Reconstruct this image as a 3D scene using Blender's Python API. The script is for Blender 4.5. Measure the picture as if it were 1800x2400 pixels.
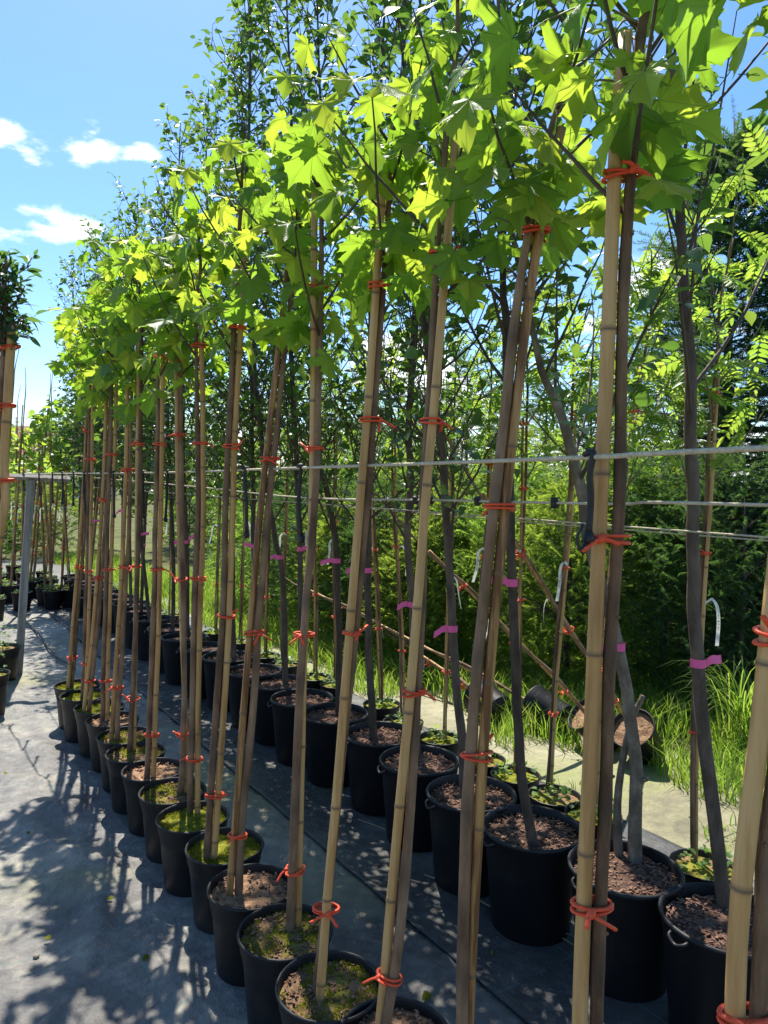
import bpy, math, random
import numpy as np
from mathutils import Vector, Matrix, noise

rnd = random.Random(11)
rng = np.random.default_rng(11)
for o in list(bpy.data.objects):
    bpy.data.objects.remove(o, do_unlink=True)
scene = bpy.context.scene
col = scene.collection

# ------------------------------------------------------------------ camera
PW, PH, FPX, EYE = 1800, 2400, 1700.0, 1.62
PITCH, ROLL = math.radians(2.1), math.radians(1.0)
_f = np.array([0, math.cos(PITCH), -math.sin(PITCH)])
_x = np.array([1.0, 0, 0]); _u = np.cross(_x, _f)
_R = _x * math.cos(ROLL) + _u * math.sin(ROLL)
_U = _u * math.cos(ROLL) - _x * math.sin(ROLL)
cd = bpy.data.cameras.new('camera'); cam = bpy.data.objects.new('camera', cd); col.objects.link(cam)
cd.sensor_fit = 'HORIZONTAL'; cd.sensor_width = 36; cd.lens = 36 * FPX / PW
cd.clip_start = 0.05; cd.clip_end = 3000
m = Matrix.Identity(4)
for i in range(3):
    m[i][0], m[i][1], m[i][2] = _R[i], _U[i], -_f[i]
m[2][3] = EYE
cam.matrix_world = m
scene.camera = cam
scene.render.resolution_x, scene.render.resolution_y = 768, 1024

# ------------------------------------------------------------------ sun, sky, exposure
SUN_EL, SUN_AZ = math.radians(60), math.radians(-15)      # azimuth from +Y towards +X
sdir = Vector((math.sin(SUN_AZ) * math.cos(SUN_EL), math.cos(SUN_AZ) * math.cos(SUN_EL), math.sin(SUN_EL)))
sl = bpy.data.lights.new('sun', 'SUN'); sl.energy = 5.0; sl.angle = math.radians(0.5); sl.color = (1, .95, .86)
so = bpy.data.objects.new('sun', sl); col.objects.link(so)
so.rotation_euler = sdir.to_track_quat('Z', 'Y').to_euler(); so.location = (0, 0, 30)
world = bpy.data.worlds.new('World'); scene.world = world; world.use_nodes = True
wt = world.node_tree; wt.nodes.clear()
def wn(t, **k):
    n = wt.nodes.new(t)
    for a, b in k.items(): setattr(n, a, b)
    return n
sky = wn('ShaderNodeTexSky', sky_type='NISHITA', sun_disc=False)
sky.sun_elevation = SUN_EL; sky.sun_rotation = SUN_AZ % (2 * math.pi)
sky.air_density = 1.0; sky.dust_density = 0.5; sky.ozone_density = 3.5
hs = wn('ShaderNodeHueSaturation'); hs.inputs['Saturation'].default_value = 1.22
wt.links.new(sky.outputs[0], hs.inputs['Color'])
tc = wn('ShaderNodeTexCoord'); sep = wn('ShaderNodeSeparateXYZ')
wt.links.new(tc.outputs['Generated'], sep.inputs[0])
mp = wn('ShaderNodeMapping'); mp.inputs['Scale'].default_value = (1, 1, 2.2); mp.inputs['Location'].default_value = (0.35, 0.1, 0.0)
wt.links.new(tc.outputs['Generated'], mp.inputs[0])
nz = wn('ShaderNodeTexNoise'); nz.inputs['Scale'].default_value = 5.2; nz.inputs['Detail'].default_value = 9; nz.inputs['Roughness'].default_value = .58
wt.links.new(mp.outputs[0], nz.inputs['Vector'])
hb = wn('ShaderNodeMapRange'); hb.inputs[1].default_value = 0.0; hb.inputs[2].default_value = .42   # more cloud towards the horizon
hb.inputs[3].default_value = .13; hb.inputs[4].default_value = -.03
wt.links.new(sep.outputs[2], hb.inputs[0])
ad = wn('ShaderNodeMath', operation='ADD'); wt.links.new(nz.outputs[0], ad.inputs[0]); wt.links.new(hb.outputs[0], ad.inputs[1])
for bx, by, bz, br in ((-.352, .872, .378, .085), (-.285, .886, .392, .05), (-.447, .806, .385, .05), (-.375, .905, .30, .06), (.02, .985, .17, .16), (.5, .8, .5, .1), (-.8, .4, .45, .12), (.8, -.3, .4, .14), (-.3, -.8, .5, .12)):
    ds = wn('ShaderNodeVectorMath', operation='DISTANCE'); sc_ = wn('ShaderNodeVectorMath', operation='MULTIPLY'); sc_.inputs[1].default_value = (1, 1, 2.0)
    wt.links.new(tc.outputs['Generated'], sc_.inputs[0]); wt.links.new(sc_.outputs[0], ds.inputs[0]); ds.inputs[1].default_value = (bx, by, bz * 2)
    mr = wn('ShaderNodeMapRange', interpolation_type='SMOOTHSTEP'); mr.inputs[1].default_value = 0; mr.inputs[2].default_value = br; mr.inputs[3].default_value = .17; mr.inputs[4].default_value = 0
    wt.links.new(ds.outputs['Value'], mr.inputs[0]); a2 = wn('ShaderNodeMath', operation='ADD'); wt.links.new(ad.outputs[0], a2.inputs[0]); wt.links.new(mr.outputs[0], a2.inputs[1]); ad = a2
cr = wn('ShaderNodeMapRange', interpolation_type='SMOOTHSTEP'); cr.inputs[1].default_value = .60; cr.inputs[2].default_value = .70
cr.inputs[4].default_value = .92
wt.links.new(ad.outputs[0], cr.inputs[0])
mx = wn('ShaderNodeMix', data_type='RGBA'); wt.links.new(cr.outputs[0], mx.inputs[0]); wt.links.new(hs.outputs[0], mx.inputs[6])
mx.inputs[7].default_value = (8.2, 8.4, 8.7, 1)
bg = wn('ShaderNodeBackground'); bg.inputs[1].default_value = .112
wt.links.new(mx.outputs[2], bg.inputs[0])
wo = wn('ShaderNodeOutputWorld'); wt.links.new(bg.outputs[0], wo.inputs[0])
scene.view_settings.view_transform = 'Standard'; scene.view_settings.look = 'None'
scene.view_settings.exposure = 1.0; scene.view_settings.gamma = 1
scene.view_settings.use_curve_mapping = False
scene.render.engine = 'CYCLES'
scene.cycles.max_bounces = 8; scene.cycles.transmission_bounces = 6; scene.cycles.diffuse_bounces = 4

# ------------------------------------------------------------------ pixel <-> place helpers
CAMP = np.array([0, 0, EYE])
def ray(x, y): return _f + _R * ((x - PW / 2) / FPX) + _U * ((PH / 2 - y) / FPX)
def gp(x, y, z=0.0):
    d = ray(x, y); return CAMP + d * ((z - EYE) / d[2])
def yp(x, y, Y):
    d = ray(x, y); return CAMP + d * (Y / d[1])
def proj(P):
    q = np.atleast_2d(P) - CAMP; z = q @ _f
    zz = np.where(z > .05, z, .05)
    return PW / 2 + FPX * (q @ _R) / zz, PH / 2 - FPX * (q @ _U) / zz, z
ROWA = math.atan2(.563, .826)                 # rows run along s; t is measured across them
UU = np.array([-.563, .826]); VV = np.array([.826, .563])
def st(s, t, z=0.0):
    p = UU * s + VV * t; return np.array([p[0], p[1], z])

# ------------------------------------------------------------------ materials
def new_mat(name):
    ma = bpy.data.materials.new(name); ma.use_nodes = True
    nt = ma.node_tree; nt.nodes.clear()
    out = nt.nodes.new('ShaderNodeOutputMaterial')
    return ma, nt, out
class N:
    def __init__(s, nt): s.nt = nt
    def __call__(s, t, ins=None, **k):
        n = s.nt.nodes.new(t)
        for a, b in k.items(): setattr(n, a, b)
        for key, v in (ins or {}).items():
            if hasattr(v, 'is_output'): s.nt.links.new(v, n.inputs[key])
            else: n.inputs[key].default_value = v
        return n
def C(c): return (c[0], c[1], c[2], 1)
def ramp(n, fac, stops):
    r = n('ShaderNodeValToRGB', {0: fac}); cr = r.color_ramp
    while len(cr.elements) > 1: cr.elements.remove(cr.elements[-1])
    cr.elements[0].position = stops[0][0]; cr.elements[0].color = C(stops[0][1])
    for p, c in stops[1:]:
        e = cr.elements.new(p); e.color = C(c)
    return r.outputs[0]
def rough_mat(name, stops, scale=8, rough=.8, bump=.3, bscale=60, spec=.3, detail=8, stretch=(1, 1, 1), coord='Object', objrand=0.0, attr=None):
    """noise-mottled surface; objrand shifts the tone from object to object; attr darkens by a mesh attribute"""
    ma, nt, out = new_mat(name); n = N(nt)
    t = n('ShaderNodeTexCoord'); oi = n('ShaderNodeObjectInfo')
    off = n('ShaderNodeVectorMath', {0: t.outputs[coord], 1: oi.outputs['Random']}, operation='ADD')
    mpp = n('ShaderNodeMapping', {0: off.outputs[0], 'Scale': stretch})
    nn = n('ShaderNodeTexNoise', {'Vector': mpp.outputs[0], 'Scale': scale, 'Detail': detail, 'Roughness': .62})
    f = nn.outputs[0]
    if objrand:
        q = n('ShaderNodeMath', {0: oi.outputs['Random'], 1: -.5}, operation='ADD')
        q2 = n('ShaderNodeMath', {0: q.outputs[0], 1: objrand, 2: f}, operation='MULTIPLY_ADD'); f = q2.outputs[0]
    c = ramp(n, f, stops)
    if attr:
        at = n('ShaderNodeAttribute', attribute_name=attr[0])
        mxx = n('ShaderNodeMix', {0: at.outputs['Fac'], 6: c, 7: C(attr[1])}, data_type='RGBA'); c = mxx.outputs[2]
    nb = n('ShaderNodeTexNoise', {'Vector': mpp.outputs[0], 'Scale': bscale, 'Detail': 6})
    bp = n('ShaderNodeBump', {'Strength': bump, 'Distance': .01, 'Height': nb.outputs[0]})
    b = n('ShaderNodeBsdfPrincipled', {'Base Color': c, 'Roughness': rough, 'Specular IOR Level': spec, 'Normal': bp.outputs[0]})
    nt.links.new(b.outputs[0], out.inputs[0])
    return ma
def leaf_mat(name, refl, trans, mixf=.5, rough=.42, spec=.4, veins=False):
    """refl / trans: three-stop ramps; light passing through a leaf is yellower than light bouncing off it"""
    ma, nt, out = new_mat(name); n = N(nt)
    oi = n('ShaderNodeObjectInfo'); ge = n('ShaderNodeNewGeometry')
    a = n('ShaderNodeMath', {0: oi.outputs['Random'], 1: ge.outputs['Random Per Island']}, operation='ADD')
    fr = n('ShaderNodeMath', {0: a.outputs[0]}, operation='FRACT')
    P = lambda l: [(0, l[0]), (.55, l[1]), (1, l[2])]
    cr_, ct = ramp(n, fr.outputs[0], P(refl)), ramp(n, fr.outputs[0], P(trans))
    nrm = None
    if veins:
        uv = n('ShaderNodeUVMap'); sx = n('ShaderNodeSeparateXYZ', {0: uv.outputs[0]}); cur = None
        for deg in (90, 25, 155, -3, 183):
            ca, sa = math.cos(math.radians(deg)), math.sin(math.radians(deg))
            d1 = n('ShaderNodeVectorMath', {0: uv.outputs[0], 1: (sa, -ca, 0)}, operation='DOT_PRODUCT')
            d2 = n('ShaderNodeVectorMath', {0: uv.outputs[0], 1: (ca, sa, 0)}, operation='DOT_PRODUCT')
            ab = n('ShaderNodeMath', {0: d1.outputs['Value']}, operation='ABSOLUTE')
            lt = n('ShaderNodeMath', {0: d2.outputs['Value'], 1: 0.0}, operation='LESS_THAN')
            s2 = n('ShaderNodeMath', {0: ab.outputs[0], 1: lt.outputs[0]}, operation='ADD')
            if deg in (62, 118): s2 = n('ShaderNodeMath', {0: s2.outputs[0], 1: .006}, operation='ADD')
            cur = s2 if cur is None else n('ShaderNodeMath', {0: cur.outputs[0], 1: s2.outputs[0]}, operation='MINIMUM')
        vm = n('ShaderNodeMapRange', {0: cur.outputs[0], 1: .006, 2: .02, 3: .5, 4: 0.0})
        cr_ = n('ShaderNodeMix', {0: vm.outputs[0], 6: cr_, 7: (.17, .23, .06, 1)}, data_type='RGBA').outputs[2]
        ct = n('ShaderNodeMix', {0: vm.outputs[0], 6: ct, 7: (.20, .30, .03, 1)}, data_type='RGBA').outputs[2]
        nn = n('ShaderNodeTexNoise', {'Vector': uv.outputs[0], 'Scale': 26, 'Detail': 3})
        nrm = n('ShaderNodeBump', {'Strength': .35, 'Distance': .004, 'Height': nn.outputs[0]}).outputs[0]
    ins = {'Base Color': cr_, 'Roughness': rough, 'Specular IOR Level': spec}
    if nrm: ins['Normal'] = nrm
    b = n('ShaderNodeBsdfPrincipled', ins); tr = n('ShaderNodeBsdfTranslucent', {0: ct})
    ms = n('ShaderNodeMixShader', {0: mixf, 1: b.outputs[0], 2: tr.outputs[0]})
    nt.links.new(ms.outputs[0], out.inputs[0])
    return ma

M = {}
M['maple'] = leaf_mat('maple_leaf', [(.05, .12, .02), (.065, .15, .025), (.10, .19, .03)], [(.30, .52, .035), (.40, .62, .045), (.62, .74, .06)], .55, .45, .35, veins=True)
M['birch'] = leaf_mat('birch_leaf', [(.035, .085, .02), (.05, .105, .025), (.08, .14, .03)], [(.12, .26, .03), (.19, .36, .04), (.36, .50, .06)], .40, .30, .55)
M['rowan'] = leaf_mat('rowan_leaf', [(.05, .12, .025), (.07, .15, .03), (.10, .18, .035)], [(.30, .50, .05), (.40, .60, .06), (.55, .68, .08)], .5, .4, .4)
M['laurel'] = leaf_mat('small_leaf', [(.03, .075, .03), (.04, .09, .035), (.05, .11, .04)], [(.12, .25, .05), (.16, .32, .06), (.22, .38, .07)], .38, .35, .5)
M['catalpa'] = leaf_mat('broad_leaf', [(.07, .15, .03), (.09, .18, .03), (.11, .2, .04)], [(.36, .56, .05), (.46, .66, .06), (.58, .72, .08)], .5, .45, .35)
M['cypress_gold'] = leaf_mat('golden_cypress', [(.075, .135, .03), (.10, .16, .035), (.15, .20, .04)], [(.28, .44, .05), (.38, .52, .06), (.52, .60, .07)], .45, .55, .25)
M['cypress_green'] = leaf_mat('green_cypress', [(.06, .13, .03), (.075, .15, .035), (.10, .18, .04)], [(.25, .46, .05), (.32, .54, .06), (.42, .6, .07)], .45, .55, .25)
M['cypress_dark'] = leaf_mat('dark_cypress', [(.03, .07, .03), (.04, .08, .03), (.05, .10, .035)], [(.10, .22, .04), (.14, .27, .05), (.2, .33, .06)], .35, .55, .3)
M['needle'] = leaf_mat('spruce_needle', [(.035, .075, .04), (.045, .09, .045), (.065, .12, .05)], [(.10, .2, .05), (.14, .26, .06), (.22, .36, .07)], .32, .42, .4)
M['grass'] = leaf_mat('grass_blade', [(.06, .13, .02), (.09, .17, .025), (.16, .20, .05)], [(.28, .5, .04), (.38, .6, .05), (.55, .62, .12)], .45, .5, .3)
M['moss'] = leaf_mat('moss_tuft', [(.10, .12, .012), (.14, .15, .016), (.2, .18, .03)], [(.30, .36, .02), (.4, .44, .03), (.5, .46, .05)], .35, .8, .1)
M['weed'] = leaf_mat('weed_leaf', [(.05, .11, .025), (.07, .14, .03), (.09, .17, .03)], [(.25, .45, .05), (.34, .54, .06), (.42, .6, .07)], .42, .45, .35)
M['bamboo'] = rough_mat('bamboo_cane', [(.32, (.15, .066, .024)), (.40, (.34, .18, .062)), (.52, (.45, .255, .092)), (.66, (.55, .34, .14))], 4.2, .5, .2, 60, .35, stretch=(9, 9, .7), objrand=.25, attr=('band', (.16, .095, .05)))
M['bark'] = rough_mat('young_bark', [(.30, (.09, .05, .028)), (.48, (.20, .118, .066)), (.7, (.31, .20, .12))], 7, .75, .35, 90, .25, stretch=(3, 3, .8), objrand=.2, attr=('band', (.06, .04, .03)))
M['darkbark'] = rough_mat('dark_bark', [(.3, (.04, .028, .020)), (.5, (.085, .06, .044)), (.75, (.16, .12, .09))], 10, .8, .55, 70, .25, stretch=(2, 2, .7), objrand=.15)
M['palebark'] = rough_mat('peeling_bark', [(.3, (.07, .055, .038)), (.5, (.15, .118, .085)), (.7, (.30, .25, .19))], 12, .8, .6, 50, .2, stretch=(1.5, 1.5, .8))
M['twig'] = rough_mat('twig_bark', [(.3, (.05, .036, .028)), (.7, (.11, .08, .06))], 12, .7, .2, 80, .3)
M['greentwig'] = rough_mat('green_twig', [(.3, (.10, .10, .045)), (.7, (.19, .17, .075))], 12, .6, .15, 80, .3)
M['pot'] = rough_mat('black_plastic', [(.3, (.006, .006, .007)), (.6, (.010, .010, .011)), (.8, (.024, .023, .022))], 5, .5, .05, 40, .32, objrand=.2)
M['soil_bare'] = rough_mat('sandy_potting_soil', [(.25, (.11, .06, .035)), (.5, (.26, .155, .09)), (.75, (.40, .26, .16))], 22, .95, 1, 90, .1, objrand=.1)
M['soil_half'] = rough_mat('half_mossy_soil', [(.30, (.09, .055, .035)), (.45, (.25, .155, .09)), (.50, (.17, .15, .03)), (.68, (.22, .21, .03))], 9, .95, 1, 120, .1)
M['soil_moss'] = rough_mat('moss_cover', [(.25, (.10, .09, .025)), (.42, (.16, .16, .02)), (.7, (.25, .25, .03))], 10, .95, 1, 150, .1, objrand=.1)
M['soil_bark'] = rough_mat('bark_mulch', [(.25, (.028, .016, .012)), (.5, (.085, .048, .033)), (.78, (.20, .12, .085))], 30, .9, 1, 70, .2)
M['chip'] = rough_mat('bark_chip', [(.3, (.09, .045, .03)), (.7, (.26, .15, .10))], 14, .85, .4, 80, .2)
M['tie'] = rough_mat('orange_tie', [(.3, (.62, .055, .018)), (.7, (.80, .10, .03))], 20, .45, .1, 80, .4, objrand=.25)
M['ribbon'] = rough_mat('pink_ribbon', [(.3, (.74, .075, .25)), (.7, (.86, .14, .36))], 14, .5, .15, 40, .35)
M['rope'] = rough_mat('pale_rope', [(.3, (.42, .35, .24)), (.7, (.66, .58, .43))], 120, .7, .6, 300, .3)
M['rubber'] = rough_mat('black_rubber', [(.3, (.010, .010, .012)), (.7, (.022, .022, .025))], 20, .5, .15, 100, .4)
M['greywood'] = rough_mat('weathered_wood', [(.3, (.17, .155, .14)), (.5, (.29, .27, .245)), (.75, (.40, .38, .35))], 5, .85, .5, 40, .15, stretch=(7, 7, .6))
M['stone'] = rough_mat('stone', [(.3, (.2, .16, .12)), (.7, (.4, .34, .28))], 20, .9, .5, 60, .2)
M['straw'] = rough_mat('dry_straw', [(.3, (.3, .22, .12)), (.7, (.48, .38, .22))], 20, .8, .2, 60, .2)
M['string'] = rough_mat('white_string', [(.3, (.5, .5, .48)), (.7, (.68, .68, .65))], 20, .7, .2, 60, .2)
M['earth'] = rough_mat('earth', [(.3, (.06, .06, .03)), (.55, (.11, .12, .04)), (.75, (.17, .16, .07))], 2.2, .95, .8, 30, .1)
M['roof'] = rough_mat('clay_roof', [(.3, (.22, .08, .05)), (.7, (.34, .14, .09))], 3, .8, .3, 20, .2)
M['plaster'] = rough_mat('plaster', [(.3, (.55, .5, .42)), (.7, (.66, .62, .54))], 3, .85, .2, 20, .2)
M['glass_dark'] = rough_mat('window_glass', [(.3, (.03, .035, .04)), (.7, (.06, .065, .07))], 3, .1, .0, 20, .6)
M['wire'] = rough_mat('wire', [(.3, (.12, .12, .13)), (.7, (.2, .2, .21))], 3, .6, .0, 20, .3)

def tag_material():
    ma, nt, out = new_mat('white_plant_tag'); n = N(nt)
    uv = n('ShaderNodeUVMap'); s = n('ShaderNodeSeparateXYZ', {0: uv.outputs[0]})
    nn = n('ShaderNodeTexNoise', {'Scale': 1.0, 'Detail': 0}, noise_dimensions='1D'); 
    mm = n('ShaderNodeMath', {0: s.outputs[1], 1: 95.0}, operation='MULTIPLY'); nt.links.new(mm.outputs[0], nn.inputs['W'])
    bar = n('ShaderNodeMath', {0: nn.outputs[0], 1: .52}, operation='GREATER_THAN')
    a = n('ShaderNodeMath', {0: s.outputs[1], 1: .62}, operation='GREATER_THAN')
    b_ = n('ShaderNodeMath', {0: s.outputs[1], 1: .84}, operation='LESS_THAN')
    c1 = n('ShaderNodeMath', {0: s.outputs[0], 1: .22}, operation='GREATER_THAN'); c2 = n('ShaderNodeMath', {0: s.outputs[0], 1: .78}, operation='LESS_THAN')
    k = bar
    for q in (a, b_, c1, c2): k = n('ShaderNodeMath', {0: k.outputs[0], 1: q.outputs[0]}, operation='MULTIPLY')
    cc = n('ShaderNodeMix', {0: k.outputs[0], 6: (.72, .72, .66, 1), 7: (.06, .06, .06, 1)}, data_type='RGBA')
    b = n('ShaderNodeBsdfPrincipled', {'Base Color': cc.outputs[2], 'Roughness': .45})
    tr = n('ShaderNodeBsdfTranslucent', {0: cc.outputs[2]})
    ms = n('ShaderNodeMixShader', {0: .3, 1: b.outputs[0], 2: tr.outputs[0]})
    nt.links.new(ms.outputs[0], out.inputs[0]); return ma
M['tag'] = tag_material()

def mat_fabric(name, dark, mid, pale, amount, algae, algae_amt, rough=.42, lines=True):
    """woven ground cover: local x runs across the rows, local y along them"""
    ma, nt, out = new_mat(name); n = N(nt)
    t = n('ShaderNodeTexCoord'); o = t.outputs['Object']
    n1 = n('ShaderNodeTexNoise', {'Vector': o, 'Scale': 1.7, 'Detail': 9, 'Roughness': .65})
    n2 = n('ShaderNodeTexNoise', {'Vector': o, 'Scale': 14, 'Detail': 8, 'Roughness': .7})
    n3 = n('ShaderNodeTexNoise', {'Vector': o, 'Scale': .9, 'Detail': 7, 'Roughness': .6, 'Distortion': .6})
    mixn = n('ShaderNodeMath', {0: n1.outputs[0], 1: .6, 2: 0.0}, operation='MULTIPLY_ADD')
    mix2 = n('ShaderNodeMath', {0: n2.outputs[0], 1: .4, 2: mixn.outputs[0]}, operation='MULTIPLY_ADD')
    c = ramp(n, mix2.outputs[0], [(.5 - amount, dark), (.5, mid), (.5 + amount, pale)])
    al = n('ShaderNodeMapRange', {0: n3.outputs[0], 1: .5, 2: .72, 3: 0, 4: algae_amt})
    al2 = n('ShaderNodeMath', {0: al.outputs[0], 1: n2.outputs[0]}, operation='MULTIPLY')
    c = n('ShaderNodeMix', {0: al2.outputs[0], 6: c, 7: C(algae)}, data_type='RGBA').outputs[2]
    sx = n('ShaderNodeSeparateXYZ', {0: o})
    if lines:
        for ax, per, off in ((0, .62, .24), (1, .5, .11)):
            a = n('ShaderNodeMath', {0: sx.outputs[ax], 1: off}, operation='ADD')
            w = n('ShaderNodeMath', {0: a.outputs[0], 1: per}, operation='FLOORED_MODULO')
            d = n('ShaderNodeMath', {0: w.outputs[0], 1: per / 2, 2: .0022}, operation='COMPARE')
            g = n('ShaderNodeMath', {0: n1.outputs[0], 1: .47}, operation='GREATER_THAN')
            k = n('ShaderNodeMath', {0: d.outputs[0], 1: g.outputs[0]}, operation='MULTIPLY')
            k2 = n('ShaderNodeMath', {0: k.outputs[0], 1: .55}, operation='MULTIPLY')
            c = n('ShaderNodeMix', {0: k2.outputs[0], 6: c, 7: (.08, .22, .18, 1)}, data_type='RGBA').outputs[2]
    wv = []
    for ax in 'XY':
        w = n('ShaderNodeTexWave', {'Vector': o, 'Scale': 95.0, 'Distortion': .5}, bands_direction=ax); wv.append(w.outputs[1])
    ws = n('ShaderNodeMath', {0: wv[0], 1: wv[1]}, operation='ADD')
    b1 = n('ShaderNodeBump', {'Strength': .22, 'Distance': .002, 'Height': ws.outputs[0]})
    b2 = n('ShaderNodeBump', {'Strength': .7, 'Distance': .03, 'Height': n2.outputs[0], 'Normal': b1.outputs[0]})
    rr = n('ShaderNodeMapRange', {0: n2.outputs[0], 1: .3, 2: .7, 3: rough - .08, 4: rough + .18})
    b = n('ShaderNodeBsdfPrincipled', {'Base Color': c, 'Roughness': rr.outputs[0], 'Specular IOR Level': .5, 'Normal': b2.outputs[0]})
    nt.links.new(b.outputs[0], out.inputs[0]); return ma
M['mat'] = mat_fabric('woven_ground_cover', (.05, .048, .045), (.155, .145, .13), (.36, .325, .26), .14, (.34, .32, .12), 1.3, .38)
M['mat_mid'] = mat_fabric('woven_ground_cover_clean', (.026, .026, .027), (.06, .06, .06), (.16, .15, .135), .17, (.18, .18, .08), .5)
M['mat_pale'] = mat_fabric('silted_ground_cover', (.11, .10, .06), (.23, .21, .12), (.35, .32, .21), .15, (.20, .24, .05), 1.9, .7, False)

# ------------------------------------------------------------------ mesh helpers
class MB:
    def __init__(s): s.v = []; s.f = []; s.band = []; s.uv = {}
    def add(s, verts, faces, band=0.0):
        o = len(s.v); s.v.extend(verts); s.f.extend([tuple(i + o for i in f) for f in faces])
        s.band.extend(band if isinstance(band, list) else [band] * len(verts)); return o
    def tube(s, pts, rad, sides=8, band=None, caps=True, flat=1.0):
        pts = [np.asarray(p, float) for p in pts]; n = len(pts)
        if not hasattr(rad, '__len__'): rad = [rad] * n
        ref = None; vs = []; bs = []
        for i in range(n):
            d = pts[min(i + 1, n - 1)] - pts[max(i - 1, 0)]; L = np.linalg.norm(d); d = d / L if L > 1e-9 else np.array([0, 0, 1.])
            if ref is None:
                ref = np.array([1., 0, 0]) if abs(d[0]) < .9 else np.array([0, 1., 0])
            a = ref - d * (ref @ d); a /= np.linalg.norm(a); b = np.cross(d, a); ref = a
            for k in range(sides):
                an = 2 * math.pi * k / sides
                vs.append(tuple(pts[i] + (a * math.cos(an) + b * math.sin(an) * flat) * rad[i]))
                bs.append(band[i] if band else 0.0)
        fs = [(i * sides + k, i * sides + (k + 1) % sides, (i + 1) * sides + (k + 1) % sides, (i + 1) * sides + k) for i in range(n - 1) for k in range(sides)]
        if caps: fs += [tuple(range(sides))[::-1], tuple((n - 1) * sides + k for k in range(sides))]
        s.add(vs, fs, bs)
    def lathe(s, prof, seg=28, c=(0, 0, 0)):
        vs = [(c[0] + r * math.cos(2 * math.pi * k / seg), c[1] + r * math.sin(2 * math.pi * k / seg), c[2] + z) for r, z in prof for k in range(seg)]
        fs = [(i * seg + k, i * seg + (k + 1) % seg, (i + 1) * seg + (k + 1) % seg, (i + 1) * seg + k) for i in range(len(prof) - 1) for k in range(seg)]
        if prof[0][0] > 0: fs.append(tuple(range(seg))[::-1])
        s.add(vs, fs)
    def box(s, c, h, rz=0):
        vs = []
        for z in (-1, 1):
            for x, y in ((-1, -1), (1, -1), (1, 1), (-1, 1)):
                X, Y = x * h[0], y * h[1]
                vs.append((c[0] + X * math.cos(rz) - Y * math.sin(rz), c[1] + X * math.sin(rz) + Y * math.cos(rz), c[2] + z * h[2]))
        s.add(vs, [(3, 2, 1, 0), (4, 5, 6, 7), (0, 1, 5, 4), (1, 2, 6, 5), (2, 3, 7, 6), (3, 0, 4, 7)])
    def mesh(s, name, smooth=True):
        me = bpy.data.meshes.new(name); me.from_pydata([tuple(map(float, v)) for v in s.v], [], s.f)
        if any(s.band):
            a = me.attributes.new('band', 'FLOAT', 'POINT'); a.data.foreach_set('value', s.band)
        if smooth: me.polygons.foreach_set('use_smooth', [True] * len(me.polygons))
        me.update(); return me
def np_mesh(name, V, Fc, smooth=False):
    """V (n,3), Fc (m,k) with the same k for every face"""
    me = bpy.data.meshes.new(name); m_, k = Fc.shape
    me.vertices.add(len(V)); me.vertices.foreach_set('co', np.ascontiguousarray(V, np.float32).ravel())
    me.loops.add(m_ * k); me.loops.foreach_set('vertex_index', np.ascontiguousarray(Fc, np.int32).ravel())
    me.polygons.add(m_); me.polygons.foreach_set('loop_start', np.arange(0, m_ * k, k, dtype=np.int32))
    if smooth: me.polygons.foreach_set('use_smooth', np.ones(m_, bool))
    me.update(calc_edges=True); me.validate(); return me
def obj(name, me, mat, parent=None, loc=None, **props):
    o = bpy.data.objects.new(name, me); col.objects.link(o)
    if mat is not None and me is not None and not me.materials: me.materials.append(M[mat] if isinstance(mat, str) else mat)
    if parent is not None: o.parent = parent
    if loc is not None: o.location = loc
    for k, v in props.items(): o[k] = v
    return o
def thing(name, loc, label, cat, group=None):
    o = bpy.data.objects.new(name, None); col.objects.link(o); o.location = tuple(map(float, loc)); o.empty_display_size = .1
    o['label'] = label; o['category'] = cat
    if group: o['group'] = group
    return o
def spline(ctrl, n):
    """Catmull-Rom through the control points"""
    c = [np.asarray(p, float) for p in ctrl]
    if len(c) == 2: return [c[0] + (c[1] - c[0]) * i / (n - 1) for i in range(n)]
    c = [2 * c[0] - c[1]] + c + [2 * c[-1] - c[-2]]; out = []; seg = len(c) - 3
    for i in range(n):
        x = i / (n - 1) * seg; k = min(int(x), seg - 1); t = x - k; p0, p1, p2, p3 = c[k:k + 4]
        out.append(.5 * ((2 * p1) + (p2 - p0) * t + (2 * p0 - 5 * p1 + 4 * p2 - p3) * t * t + (3 * p1 - p0 - 3 * p2 + p3) * t ** 3))
    return out
def unit(v): return v / (np.linalg.norm(v) + 1e-12)
def frame(axis, up):
    """columns: side, axis (leaf points along local y), normal"""
    y = unit(axis); z = up - y * (up @ y)
    if np.linalg.norm(z) < 1e-4: z = np.array([1., 0, 0]) - y * y[0]
    z = unit(z); return np.column_stack([np.cross(y, z), y, z])

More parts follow.
